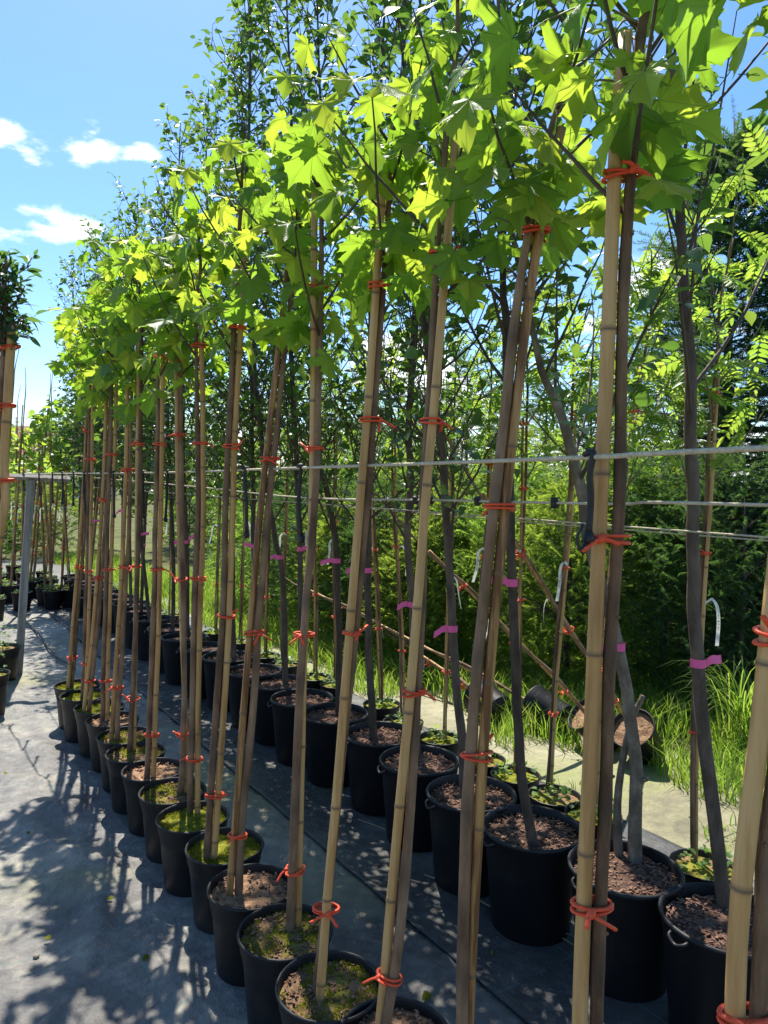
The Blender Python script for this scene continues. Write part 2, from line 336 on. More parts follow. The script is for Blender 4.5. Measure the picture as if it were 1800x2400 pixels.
# ------------------------------------------------------------------ leaf shapes
HALF = [(.0, -.01), (.09, -.15), (.22, -.20), (.30, -.13), (.45, -.165), (.43, -.05), (.64, -.02), (.50, .06), (.385, .11), (.56, .17), (.74, .235), (.71, .30), (.95, .41), (.78, .45), (.76, .585), (.60, .51), (.46, .47), (.31, .42), (.365, .57), (.44, .70), (.33, .69), (.27, .78), (.155, .83), (.0, 1.08)]
def maple_leaf(seed):
    r = random.Random(seed); out = [(x * r.uniform(.93, 1.06), y * r.uniform(.94, 1.05)) for x, y in HALF]
    left = [(-x * r.uniform(.93, 1.06), y * r.uniform(.95, 1.05)) for x, y in HALF[1:-1]][::-1]
    ring0 = out + left; ring = []
    for i_, (x, y) in enumerate(ring0):        # hollow arcs between the teeth
        x2, y2 = ring0[(i_ + 1) % len(ring0)]; ring.append((x, y)); L_ = math.hypot(x2 - x, y2 - y); mx_, my_ = (x + x2) / 2, (y + y2) / 2; k_ = 1 - .16 * L_ / max(.2, math.hypot(mx_, my_)); ring.append((mx_ * k_, my_ * k_))
    n = len(ring)
    droop, fold, cur = r.uniform(.0, .55), r.uniform(.0, .32), r.uniform(-.45, .45)
    ph = r.uniform(0, 6)
    def z(x, y):
        rr = math.hypot(x, y); an = math.atan2(y, x)
        return -droop * rr * rr * .6 + fold * abs(x) * .9 - .10 * rr * math.cos(an * 5.6 - math.pi / 2 * 5.6) * fold * 4 + cur * x * y + .06 * math.sin(5 * x + ph) * rr + .05 * math.sin(7 * y + 2 * ph) * rr
    V = [(0, 0, 0)]
    for k in (.36, .7, 1.0):
        for i, (x, y) in enumerate(ring):
            if k < 1:                       # inner rings are rounder than the toothed edge
                R_ = math.hypot(x, y); x2, y2 = x * k / max(R_, .05) * (.35 * .72 + .65 * R_), y * k / max(R_, .05) * (.35 * .72 + .65 * R_)
                if R_ < .3: x2, y2 = x * k, y * k
            else: x2, y2 = x, y
            V.append((x2, y2, z(x2, y2)))
    Fc = [(0, 1 + i, 1 + (i + 1) % n) for i in range(n)]
    for k in range(2):
        a, b = 1 + k * n, 1 + (k + 1) * n
        for i in range(n):
            j = (i + 1) % n; Fc += [(a + i, b + i, b + j), (a + i, b + j, a + j)]
    uvs = [(v[0], v[1]) for v in V]
    # stalk
    o = len(V); L = r.uniform(.55, .95)
    for i in range(4):
        y = -L * i / 3; zz = -.12 * math.sin(math.pi * i / 3)
        for k in range(3):
            an = 2.1 * k; V.append((.013 * math.cos(an), y, zz + .013 * math.sin(an))); uvs.append((.9, 2))
    for i in range(3):
        for k in range(3):
            a, b, c_, d = o + i * 3 + k, o + i * 3 + (k + 1) % 3, o + (i + 1) * 3 + (k + 1) % 3, o + (i + 1) * 3 + k
            Fc += [(a, b, c_), (a, c_, d)]
    me = np_mesh('maple_leaf', np.array(V), np.array(Fc), True)
    uvl = me.uv_layers.new(name='UVMap'); idx = np.empty(len(me.loops), np.int32); me.loops.foreach_get('vertex_index', idx)
    uvl.data.foreach_set('uv', np.array(uvs, np.float32)[idx].ravel())
    me.materials.append(M['maple']); me['stalk'] = L
    return me
MAPLE = [maple_leaf(k) for k in range(7)]
def ovate(seed, wid=.62, tip=.18, fold=.25, curl=.25):
    r = random.Random(seed); fold *= r.uniform(.5, 1.4); curl *= r.uniform(-.3, 1.6)
    ys = [0, .14, .36, .62, .84, 1.0]; ws = [.03, .68, 1.0, .78, tip * 1.6, .0]
    V = []
    for y, w in zip(ys, ws):
        w = w * wid / 2; zz = -curl * y * y
        V += [(-w, y, zz + fold * w), (0, y, zz), (w, y, zz + fold * w)]
    Fc = []
    for i in range(len(ys) - 1):
        a, b = 3 * i, 3 * i + 3
        for q in ((a, a + 1, b + 1, b), (a + 1, a + 2, b + 2, b + 1)):
            Fc += [(q[0], q[1], q[2]), (q[0], q[2], q[3])]
    return np.array(V, float), np.array(Fc)
def petiole(V, Fc, L=.3, w=.022):
    n = len(V)
    V2 = np.array([(-w, 0, 0), (w, 0, 0), (w, -L, -.04), (-w, -L, -.04), (0, 0, w * 1.5), (0, -L, -.04 + w * 1.5)])
    F2 = np.array([(0, 1, 2), (0, 2, 3), (1, 4, 5), (1, 5, 2), (4, 0, 3), (4, 3, 5)]) + n
    return np.vstack([V, V2]), np.vstack([Fc, F2])
BIRCH = [petiole(*ovate(k)) for k in range(5)]
def ovate_lo(seed, wid=.62):
    r = random.Random(seed); c = r.uniform(-.1, .35); f = r.uniform(.08, .2); w = wid / 2
    V = np.array([(0, 0, 0), (-w * .85, .25, f * w * 2), (0, .25, 0), (w * .85, .25, f * w * 2), (-w * .8, .6, f * w * 2 - c * .36), (0, .6, -c * .36), (w * .8, .6, f * w * 2 - c * .36), (0, 1, -c), (0, -.3, -.03), (.02, -.3, -.03)])
    return V, np.array([(0, 2, 1), (0, 3, 2), (1, 2, 5), (1, 5, 4), (2, 3, 6), (2, 6, 5), (4, 5, 7), (5, 6, 7), (8, 9, 0)])
BIRCH_LO = [ovate_lo(k) for k in range(5)]
SLIM = [petiole(*ovate(40 + k, .42, .3, .3, .3), .2) for k in range(4)]
HEART = [petiole(*ovate(60 + k, .95, .2, .3, .4), .5) for k in range(4)]
def pinnate(seed):
    r = random.Random(seed); V = np.zeros((0, 3)); Fc = np.zeros((0, 3), int); lv, lf = ovate(seed, .36, .35, .2, .15)
    bend = r.uniform(.15, .5)
    def ax(t): return np.array([0, t, -bend * t * t])
    def put(pos, axis, up, sc):
        nonlocal V, Fc
        R_ = frame(axis, up); Fc = np.vstack([Fc, lf + len(V)]); V = np.vstack([V, (lv * sc) @ R_.T + pos])
    for i in range(6):
        t = .22 + .13 * i; p = ax(t)
        for sd in (-1, 1):
            put(p, np.array([sd, .55, -.15 + r.uniform(-.2, .2)]), np.array([0, 0, 1.]), .36 * (1 - .25 * abs(i - 2.5) / 2.5) * r.uniform(.9, 1.1))
    put(ax(.98), np.array([0, 1, -.3]), np.array([0, 0, 1.]), .36)
    n = len(V); pts = [ax(t) for t in (-.05, .3, .65, 1.0)]; ad_ = []
    for p in pts: ad_ += [p + (-.012, 0, 0), p + (.012, 0, 0), p + (0, 0, .02)]
    V = np.vstack([V, ad_]); fs = []
    for i in range(3):
        for k in range(3):
            a, b, c_, d = n + 3 * i + k, n + 3 * i + (k + 1) % 3, n + 3 * i + 3 + (k + 1) % 3, n + 3 * i + 3 + k; fs += [(a, b, c_), (a, c_, d)]
    return V, np.vstack([Fc, fs])
ROWAN = [pinnate(k) for k in range(4)]
LEAFMESH = {}
def leaf_meshes(kind, temps, mat):
    if kind not in LEAFMESH:
        L = []
        for V, Fc in temps:
            me = np_mesh(kind, V, Fc, True); me.materials.append(M[mat]); L.append(me)
        LEAFMESH[kind] = L
    return LEAFMESH[kind]
def scatter(temps, places):
    """places: list of (pos, 3x3, scale) -> joined vertices, triangles"""
    Vs, Fs, off = [], [], 0
    groups = [[] for _ in temps]
    for i, p in enumerate(places): groups[i % len(temps)].append(p)
    for (V, Fc), g in zip(temps, groups):
        if not g: continue
        R_ = np.array([q[1] * q[2] for q in g]); P = np.array([q[0] for q in g])
        W = np.einsum('nij,vj->nvi', R_, V) + P[:, None, :]
        Fs.append((Fc[None] + (np.arange(len(g)) * len(V))[:, None, None]).reshape(-1, 3) + off)
        Vs.append(W.reshape(-1, 3)); off += len(g) * len(V)
    return np.vstack(Vs), np.vstack(Fs)
def put_leaves(parent, base, kind, temps, mat, places, limit=300, size=.06):
    """the leaves that show largest become leaf objects of their own, the rest one stuff part"""
    if not places: return
    P = np.array([p[0] for p in places]); x, y, z = proj(P)
    ok = (x > -30) & (x < PW + 30) & (y > -30) & (y < PH + 30) & (z > .2)
    px = np.where(ok, np.array([p[2] for p in places]) * FPX / np.maximum(z, .2), 0)
    order = np.argsort(-px); mes = leaf_meshes(kind, temps, mat)
    near = [i for i in order[:limit] if px[i] >= 9]
    for k, i in enumerate(near):
        p, R_, sc = places[i]
        o = bpy.data.objects.new('leaf', mes[k % len(mes)]); col.objects.link(o); o.parent = parent
        mm = Matrix([list(map(float, R_[r] * sc)) + [float(p[r] - base[r])] for r in range(3)] + [[0, 0, 0, 1]])
        o.matrix_basis = mm
    used = set(near); rest = [places[i] for i in range(len(places)) if i not in used]
    if rest:
        V, Fc = scatter(BIRCH_LO if kind == 'birch_leaf' else temps, rest)
        obj('foliage', np_mesh('foliage', V - base, Fc, True), mat, parent, kind='stuff')

# ------------------------------------------------------------------ ground and setting
POTS = []            # (x, y, r) kept flat under the pots
def sheet(name, mat, t0, t1, s0, s1, res, z, amp, kind='structure', thick=0.0, lip=False):
    nt_, ns = int((t1 - t0) / res) + 1, int((s1 - s0) / res) + 1
    T = np.linspace(t0, t1, nt_); S = np.linspace(s0, s1, ns); V = []
    for s in S:
        for t in T:
            h = 0.0
            if amp:
                p = Vector((t, s, 0))
                h = noise.noise(p * 2.3) * .5 + noise.noise(p * 6.1 + Vector((3, 1, 0))) * .28
                rd = 1 - abs(noise.noise(Vector((t * 3.1 + s * 1.2, s * 2.0 - t * .5, 5)))) * 2.6      # creases
                h += max(0, rd) ** 2 * .55
                q = min(abs(t - 1.0), abs(t - 2.03)); flat = min(1, max(0, (q - .13) / .12))
                w = amp * (1 + 1.6 * math.exp(-((t - .72) / .16) ** 2) * (1 if 1.5 < s < 6 else .3))
                h = h * w * flat
                if -1 < t < 1.6 and s < 8: h += .006 * (noise.noise(p * 13) + .6 * noise.noise(p * 24)) * (.35 + math.exp(-((t - .68) / .25) ** 2)) * flat
            if lip: h += .011 * math.exp(-(t - t0) / .025)
            V.append((t, s, z + h))
    V = np.array(V); i = np.arange((ns - 1) * (nt_ - 1)); a = (i // (nt_ - 1)) * nt_ + i % (nt_ - 1)
    Fc = np.column_stack([a, a + 1, a + nt_ + 1, a + nt_])
    o = obj(name, np_mesh(name, V, Fc, True), mat, kind=kind); o.rotation_euler = (0, 0, ROWA)
    if thick:
        md = o.modifiers.new('thick', 'SOLIDIFY'); md.thickness = thick; md.offset = -1
    return o
g = MB(); g.add([(-1500, -1500, -.05), (1500, -1500, -.05), (1500, 1500, -.05), (-1500, 1500, -.05)], [(0, 1, 2, 3)])
obj('ground', g.mesh('ground', False), 'earth', kind='structure')
sheet('ground_cover', 'mat', -7, 1.62, -2.5, 16, .045, .002, .022, thick=.004)
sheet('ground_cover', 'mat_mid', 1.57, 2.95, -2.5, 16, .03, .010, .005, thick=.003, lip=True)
sheet('path', 'mat_pale', 2.90, 4.0, -2.5, 16, .1, -.004, .004, thick=.01)

# ------------------------------------------------------------------ pots
def pot_mesh(name, prof, seg=36):
    b = MB(); b.lathe(prof, seg); return b.mesh(name)
POT_A = pot_mesh('pot', [(.0, .004), (.108, .0), (.110, .006), (.127, .215), (.133, .222), (.134, .228), (.140, .262), (.1435, .266), (.1445, .271), (.1425, .275), (.138, .275), (.1355, .268), (.131, .222), (.126, .19)])
POT_B = pot_mesh('pot', [(.0, .004), (.140, .0), (.143, .008), (.172, .322), (.176, .328), (.178, .352), (.182, .356), (.1855, .362), (.1855, .369), (.182, .374), (.176, .374), (.172, .366), (.168, .31)])
POT_C = pot_mesh('pot', [(.0, .004), (.088, .0), (.091, .006), (.107, .19), (.113, .197), (.117, .228), (.1205, .233), (.1205, .238), (.117, .241), (.113, .238), (.108, .19)], 28)
def soil_mesh(r, z, seed, rough=.006, mound=.006):
    seg, rings = 40, 12; V = [(0, 0, z + mound)]
    for k in range(1, rings + 1):
        rr = r * k / rings
        for i in range(seg):
            a = 2 * math.pi * i / seg; x, y = rr * math.cos(a), rr * math.sin(a); p = Vector((x * 22, y * 22, seed * 7.3))
            V.append((x, y, z + mound * (1 - (k / rings) ** 2) + rough * (noise.noise(p) + .7 * noise.noise(p * 2.7)) * (.35 if k == rings else 1)))
    Fc = [(0, 1 + i, 1 + (i + 1) % seg) for i in range(seg)]
    for k in range(rings - 1):
        a, b = 1 + k * seg, 1 + (k + 1) * seg
        for i in range(seg):
            j = (i + 1) % seg; Fc += [(a + i, b + i, b + j), (a + i, b + j, a + j)]
    return np_mesh('soil', np.array(V), np.array(Fc), True)
SOILS = {('A', k): soil_mesh(.134, .246, k) for k in range(4)}
SOILS.update({('B', k): soil_mesh(.171, .335, 10 + k, .008, .01) for k in range(4)})
SOILS.update({('C', k): soil_mesh(.112, .215, 20 + k) for k in range(3)})
def moss_mesh(r, z, seed, n=2600):
    g_ = np.random.default_rng(seed); rr = r * np.sqrt(g_.random(n)) * .97; a = g_.random(n) * 6.283; x, y = rr * np.cos(a), rr * np.sin(a)
    keep = np.array([noise.noise(Vector((X * 13, Y * 13, seed))) > -.12 for X, Y in zip(x, y)]); x, y = x[keep], y[keep]; n = len(x)
    az = g_.random(n) * 6.283; h = .004 + .007 * g_.random(n); w = .0022
    d = np.column_stack([np.cos(az), np.sin(az), np.zeros(n)]) * w; c = np.column_stack([x, y, np.full(n, z + .003)])
    tip = c + np.column_stack([g_.normal(0, .004, n), g_.normal(0, .004, n), h])
    V = np.stack([c - d, c + d, tip], 1).reshape(-1, 3); return np_mesh('moss', V, np.arange(3 * n).reshape(-1, 3))
MOSS = [moss_mesh(.134, .248, k) for k in range(3)]
for q in MOSS: q.materials.append(M['moss'])
def chips_mesh(r, z, seed, n=420):
    b = MB(); g_ = random.Random(seed)
    for _ in range(n):
        rr, a = r * math.sqrt(g_.random()) * .96, g_.random() * 6.283
        l, w, h = g_.uniform(.003, .010), g_.uniform(.0018, .004), g_.uniform(.0008, .002); az = g_.random() * 3.14; tl = g_.uniform(-.4, .4)
        c_ = np.array([rr * math.cos(a), rr * math.sin(a), z + .006 + g_.uniform(0, .006)]); ux = np.array([math.cos(az), math.sin(az), tl]); uy = np.array([-math.sin(az), math.cos(az), g_.uniform(-.4, .4)]); uz = np.cross(ux, uy)
        vs = [tuple(c_ + ux * l * i * (.7 if j > 0 else 1) + uy * w * j + uz * h * k) for k in (-1, 1) for i, j in ((-1, -1), (1, -1), (1, 1), (-1, 1))]
        b.add(vs, [(3, 2, 1, 0), (4, 5, 6, 7), (0, 1, 5, 4), (1, 2, 6, 5), (2, 3, 7, 6), (3, 0, 4, 7)])
    return b.mesh('mulch', False)
CHIPS = [chips_mesh(.170, .337, k) for k in range(3)]
CHIPS_A = [chips_mesh(.132, .247, 9 + k, 120) for k in range(2)]
for q in CHIPS + CHIPS_A: q.materials.append(M['chip'])
def weed_mesh(r, z, seed, n=45, hmax=.05):
    g_ = np.random.default_rng(seed); pl = []
    for _ in range(n):
        rr, a = r * math.sqrt(g_.random()) * .9, g_.random() * 6.283; h = g_.uniform(.006, hmax)
        ax = np.array([g_.normal(), g_.normal(), g_.uniform(.0, .9)]); pl.append((np.array([rr * math.cos(a), rr * math.sin(a), z + h]), frame(ax, np.array([0, 0, 1.])), g_.uniform(.015, .035)))
    V, Fc = scatter(HEART, pl); return np_mesh('weed', V, Fc, True)
WEEDS = [weed_mesh(.108, .22, k) for k in range(3)] + [weed_mesh(.125, .25, 7, 110, .2)]
for q in WEEDS: q.materials.append(M['weed'])
hb_ = MB(); hb_.tube(spline([(.183, -.03, .356), (.196, -.026, .350), (.200, 0, .338), (.196, .026, .350), (.183, .03, .356)], 13), .006, 6)
HANDLE = hb_.mesh('handle'); HANDLE.materials.append(M['pot'])
def soil_mat_copy(me, mat):
    c_ = me.copy(); c_.materials.clear(); c_.materials.append(M[mat]); return c_
SOILCACHE = {}
def add_pot(root, kind, soil, seed, rotz=0.0, tilt=None):
    me = {'A': POT_A, 'B': POT_B, 'C': POT_C}[kind]
    p = obj('pot', me, 'pot', root); p.rotation_euler = tilt or (0, 0, rotz)
    key = (kind, seed % (3 if kind == 'C' else 4), soil)
    if key not in SOILCACHE: SOILCACHE[key] = soil_mat_copy(SOILS[key[:2]], soil)
    s = obj('soil', SOILCACHE[key], None, p)
    return p, s

# ------------------------------------------------------------------ canes, trunks, ties
def cane_mesh(pts, r0, r1, base, seed, node=.27, n=None):
    """bamboo: swollen rings at the nodes, each section a little off the line of the last"""
    g_ = random.Random(seed); L = sum(np.linalg.norm(np.array(pts[i + 1]) - pts[i]) for i in range(len(pts) - 1))
    dense = spline(pts, 140); cum = [0]
    for i in range(139): cum.append(cum[-1] + np.linalg.norm(dense[i + 1] - dense[i]))
    def at(d):
        d = min(max(d, 0), cum[-1]); k = max(0, min(138, int(np.searchsorted(cum, d)) - 1)); f = (d - cum[k]) / max(1e-9, cum[k + 1] - cum[k]); return dense[k] * (1 - f) + dense[k + 1] * f
    st_, rd, bd = [], [], []; d = 0.0; nxt = g_.uniform(.08, node); offp = np.zeros(3)
    while d < cum[-1]:
        stp = [(d, 1, 0)]
        seglen = nxt - d
        for q in (.33, .66): stp.append((d + seglen * q, .985, 0))
        stp += [(nxt - .009, 1.0, 0), (nxt - .004, 1.09, .25), (nxt - .0015, 1.13, .9), (nxt, 1.04, 1.0), (nxt + .0025, 1.10, .6), (nxt + .007, 1.0, .15)]
        off2 = np.array([g_.uniform(-.0016, .0016), g_.uniform(-.0016, .0016), 0])
        for dd, m_, b_ in stp:
            if dd > cum[-1]: break
            f = dd / cum[-1]; o_ = offp + (off2 - offp) * min(1, max(0, (dd - d) / max(seglen, .01)))
            if st_ and dd <= st_[-1][0]: continue
            st_.append((dd, at(dd) + o_)); rd.append((r0 + (r1 - r0) * f) * m_); bd.append(b_)
        offp = off2; d = nxt + .008; nxt = d + node * g_.uniform(.75, 1.25)
    st_.append((cum[-1] + .001, at(cum[-1]))); rd.append(r1); bd.append(0)
    b = MB(); b.tube([p - base for _, p in st_], rd, 10, bd); return b.mesh('bamboo_stake')
def trunk_mesh(pts, rads, base, seed, n=60, sides=9, bud=True, wob=.0015):
    g_ = random.Random(seed); P = spline(pts, n); R_ = np.interp(np.linspace(0, 1, n), np.linspace(0, 1, len(rads)), rads); bd = [0.0] * n; R_ = list(R_)
    ph = g_.uniform(0, 9)
    for i in range(n):
        P[i] = P[i] + np.array([noise.noise(Vector((i * .21 + ph, 0, seed))), noise.noise(Vector((0, i * .21 + ph, seed))), 0]) * wob * 2.5
        if bud and i % 5 == 3: R_[i] *= 1.10; bd[i] = .55
        R_[i] *= 1 + .05 * noise.noise(Vector((i * .5, seed, 2)))
    b = MB(); b.tube([p - base for p in P], R_, sides, bd)
    if bud:
        for i in range(4, n - 3, 5):
            a = g_.uniform(0, 6.28); q = P[i] - base + np.array([math.cos(a), math.sin(a), 0]) * R_[i]
            b.tube([q - np.array([math.cos(a), math.sin(a), 0]) * .003, q + np.array([math.cos(a) * .004, math.sin(a) * .004, .003])], [.004, .002], 5)
    return b.mesh('trunk'), P, R_
def tie_mesh(seed):
    """two turns of soft tubing with a knot and two tails, unit size: half width 1 across x, half depth .62"""
    g_ = random.Random(seed); b = MB(); w = .13
    for k, dz in enumerate((.0, g_.uniform(.25, .42))):
        tl = g_.uniform(-.25, .25); pts = []
        for i in range(25):
            a = 2 * math.pi * i / 24; pts.append((1.08 * math.cos(a), .66 * math.sin(a), dz + tl * math.cos(a + k)))
        b.tube(pts, w, 6, caps=False)
    kx = g_.uniform(-.7, .8); ky = -.66 * math.sqrt(max(0, 1 - (kx / 1.08) ** 2)) - .08
    b.tube(spline([(kx - .18, ky, -.1), (kx, ky - .16, .15), (kx + .15, ky, .5)], 7), [.15, .2, .24, .26, .24, .2, .15], 6)
    for sgn in (-1, 1):
        l = g_.uniform(.7, 2.0); an = g_.uniform(.3, 1.3); up = g_.choice((-1, -1, 1))
        e = (kx + sgn * l * math.cos(an), ky - g_.uniform(.1, .7), .15 + up * l * math.sin(an))
        mid = (kx + sgn * l * .4 * math.cos(an), ky - .35, .15 + up * l * .4 * math.sin(an) + .12)
        b.tube(spline([(kx, ky - .1, .15), mid, e], 8), w, 6)
    me = b.mesh('tie'); me.materials.append(M['tie']); return me
TIES = [tie_mesh(k) for k in range(9)]
def add_tie(parent, base, c, halfw, ang, k, axis=None):
    o = bpy.data.objects.new('tie', TIES[k % len(TIES)]); col.objects.link(o); o.parent = parent
    o.location = tuple(map(float, c - base)); q = Vector(axis if axis is not None else (0, 0, 1)).normalized().to_track_quat('Z', 'Y')
    o.rotation_euler = (q.to_matrix() @ Matrix.Rotation(ang, 3, 'Z')).to_euler() if axis is not None else (0, 0, ang)
    s = halfw + .004; zz = max(.016, s * .75); o.scale = (s, s, zz); return o
def poly_at(P, z):
    for i in range(len(P) - 1):
        if P[i][2] <= z <= P[i + 1][2]:
            f = (z - P[i][2]) / max(1e-9, P[i + 1][2] - P[i][2]); return P[i] * (1 - f) + P[i + 1] * f
    return P[-1]
def tag_mesh(seed, L=.13, w=.0115):
    """plastic loop label hanging from a tie: bends over, then hangs"""
    g_ = random.Random(seed); sx = g_.choice((-1, 1)); pts = spline([(0, 0, 0), (sx * .02, -.004, .012), (sx * .038, -.006, -.01), (sx * g_.uniform(.036, .05), -.004, -.06), (sx * g_.uniform(.03, .07), 0, -L)], 14)
    V, Fc, uv = [], [], []
    tw = g_.uniform(-.9, .9)
    for i, p in enumerate(pts):
        a = tw * i / 13 + .2; d = np.array([math.cos(a) * .35 if i < 4 else math.cos(a), math.sin(a), .5 if i < 4 else 0]); d = unit(d) * w * .5
        for k, off in ((-1, 0), (1, 0)): V.append(p + d * k)
        uv += [(0, i / 13), (1, i / 13)]
    for i in range(13): Fc.append((2 * i, 2 * i + 1, 2 * i + 3, 2 * i + 2))
    me = np_mesh('label_tag', np.array(V), np.array(Fc), True); u_ = me.uv_layers.new(name='UVMap'); idx = np.empty(len(me.loops), np.int32); me.loops.foreach_get('vertex_index', idx)
    u_.data.foreach_set('uv', np.array(uv, np.float32)[idx].ravel()); me.materials.append(M['tag']); return me
TAGS = [tag_mesh(k) for k in range(6)]
def ribbon_mesh(seed):
    """band of plastic tape round a trunk of unit radius, with a loose tail"""
    g_ = random.Random(seed); h = .013; V, Fc = [], []
    for i in range(21):
        a = 2 * math.pi * i / 20; V += [(1.12 * math.cos(a), 1.12 * math.sin(a), -h / .02), (1.10 * math.cos(a), 1.10 * math.sin(a), h / .02)]
    sx = g_.choice((-1, 1, -1)); dz = g_.uniform(-1.5, 1.2); L = g_.uniform(1.8, 5.5); n0 = len(V)
    for i in range(9):
        f = i / 8; V += [(sx * (1.0 + L * f), -.62 - .3 * math.sin(3 * f), dz * f - h / .02 + .25 * math.sin(5 * f)), (sx * (1.0 + L * f * .97), -.62 - .1 * math.sin(4 * f + 1), dz * f + h / .02 + .25 * math.sin(5 * f))]
    for i in range(20): Fc.append((2 * i, 2 * i + 2, 2 * i + 3, 2 * i + 1))
    for i in range(8): Fc.append((n0 + 2 * i, n0 + 2 * i + 2, n0 + 2 * i + 3, n0 + 2 * i + 1))
    me = np_mesh('ribbon', np.array(V, float), np.array(Fc), True); me.materials.append(M['ribbon']); return me
RIBBONS = [ribbon_mesh(k) for k in range(7)]
for q in RIBBONS: q['w'] = 1

# ------------------------------------------------------------------ front row: staked maples
ORD = ['first', 'second', 'third', 'fourth', 'fifth', 'sixth', 'seventh', 'eighth', 'ninth', 'tenth', 'eleventh', 'twelfth', 'thirteenth', 'fourteenth', 'fifteenth', 'sixteenth', 'seventeenth', 'eighteenth', 'nineteenth', 'twentieth', 'twenty-first', 'twenty-second']
# pot rim centre px (or place), cane px from soil to tip, angle of the trunk round the cane (deg: 0 right, 90 behind, 180 left, 270 in front) from foot to tip, surface, tie rows px
MAPLES = [
 dict(pot=(181, 1605), cane=[(159, 1612), (169, 1486), (192, 1190), (213, 800)], ang=[70, 40, 20], soil='soil_moss', ties=[1543, 1330, 1012, 905]),
 dict(pot=(197, 1629), cane=[(199, 1640), (207, 1486), (215, 1148), (219, 830)], ang=[120, 160, 170], soil='soil_moss', ties=[1558, 1340, 1078, 900]),
 dict(pot=(233, 1657), cane=[(196, 1669), (217, 1486), (240, 1170), (253, 800)], ang=[0, 0, 20], soil='soil_moss', ties=[1596, 1355, 1173, 920]),
 dict(pot=(264, 1686), cane=[(252, 1690), (255, 1486), (266, 1148), (276, 770)], ang=[180, 180, 200], soil='soil_bare', ties=[1597, 1336, 1066, 880]),
 dict(pot=(293, 1724), cane=[(262, 1734), (276, 1486), (291, 1233), (303, 740)], ang=[0, 0, 10], soil='soil_half', ties=[1612, 1330, 1102, 888]),
 dict(pot=(318, 1763), cane=[(313, 1756), (317, 1486), (322, 1148), (325, 770)], ang=[195, 290, 340], soil='soil_half', ties=[1638, 1328, 1042, 852]),
 dict(pot=(360, 1804), cane=[(359, 1823), (371, 1486), (378, 1148), (384, 730)], ang=[180, 180, 175], soil='soil_bare', ties=[1724, 1336, 1043, 838]),
 dict(pot=(405, 1854), cane=[(434, 1858), (433, 1640), (418, 1190), (413, 740)], ang=[180, 280, 360], soil='soil_half', ties=[1719, 1360, 1020, 845]),
 dict(pot=(452, 1915), cane=[(462, 1905), (468, 1486), (477, 1148), (470, 700)], ang=[180, 180, 170], soil='soil_moss', ties=[1781, 1358, 1040, 812]),
 dict(pot=(527, 1983), cane=[(502, 2012), (536, 1486), (551, 1022), (574, 560)], ang=[190, 180, 190], soil='soil_moss', ties=[1866, 1446, 1050, 770]),
 dict(pot=(588, 2078), cane=[(538, 2098), (586, 1486), (616, 1148), (684, 555)], ang=[10, 5, 5], soil='soil_bare', ties=[1960, 1485, 1078, 770]),
 dict(pot=(669, 2182), cane=[(697, 2170), (713, 1519), (731, 1139), (738, 440)], ang=[185, 260, 355], soil='soil_half', ties=[2040, 1489, 1055, 678]),
 dict(pot=(771, 2309), cane=[(749, 2345), (819, 1486), (857, 1020), (896, 440)], ang=[170, 60, 30], soil='soil_half', ties=[2140, 1487, 986, 672]),
 dict(pot=(925, 2435), cane=[(885, 2460), (905, 2250), (962, 1617), (1006, 1085), (1070, 280)], ang=[200, 360, 540], soil='soil_bare', ties=[2285, 1625, 990, 592]),
 dict(at=st(1.10, 1.005), cane=[(1085, 2560), (1098, 2390), (1130, 1791), (1186, 1180), (1250, 640), (1316, 300)], ang=[350, 180, 180], soil='soil_half', ties=[1775, 1190, 545]),
 dict(at=st(.80, 1.005), cane=[(1345, 2700), (1356, 2400), (1383, 1790), (1410, 1139), (1440, 434), (1466, 80)], ang=[0, 2, 0], soil='soil_bare', ties=[2128, 1266, 415], big=1),
 dict(at=st(.50, 1.005), cane=[(1690, 2900), (1722, 2330), (1790, 1640), (1850, 1050), (1905, 300)], ang=[5, 0, 0], soil='soil_half', ties=[2385, 1500, 700], big=1),
]
FACING = {13: [(965, 320, 200), (885, 410, 235), (1010, 215, 120), (1120, 285, 200), (925, 530, 260)], 14: [(1065, 590, 250), (1165, 560, 275), (1260, 400, 245), (1040, 470, 200), (1180, 330, 150), (1190, 470, 280)],
          15: [(1545, 235, 345), (1540, 395, 300), (1330, 150, 190), (1500, 40, 40), (1290, 330, 260), (1420, 470, 275), (1200, 90, 215), (1620, 130, 20)]}
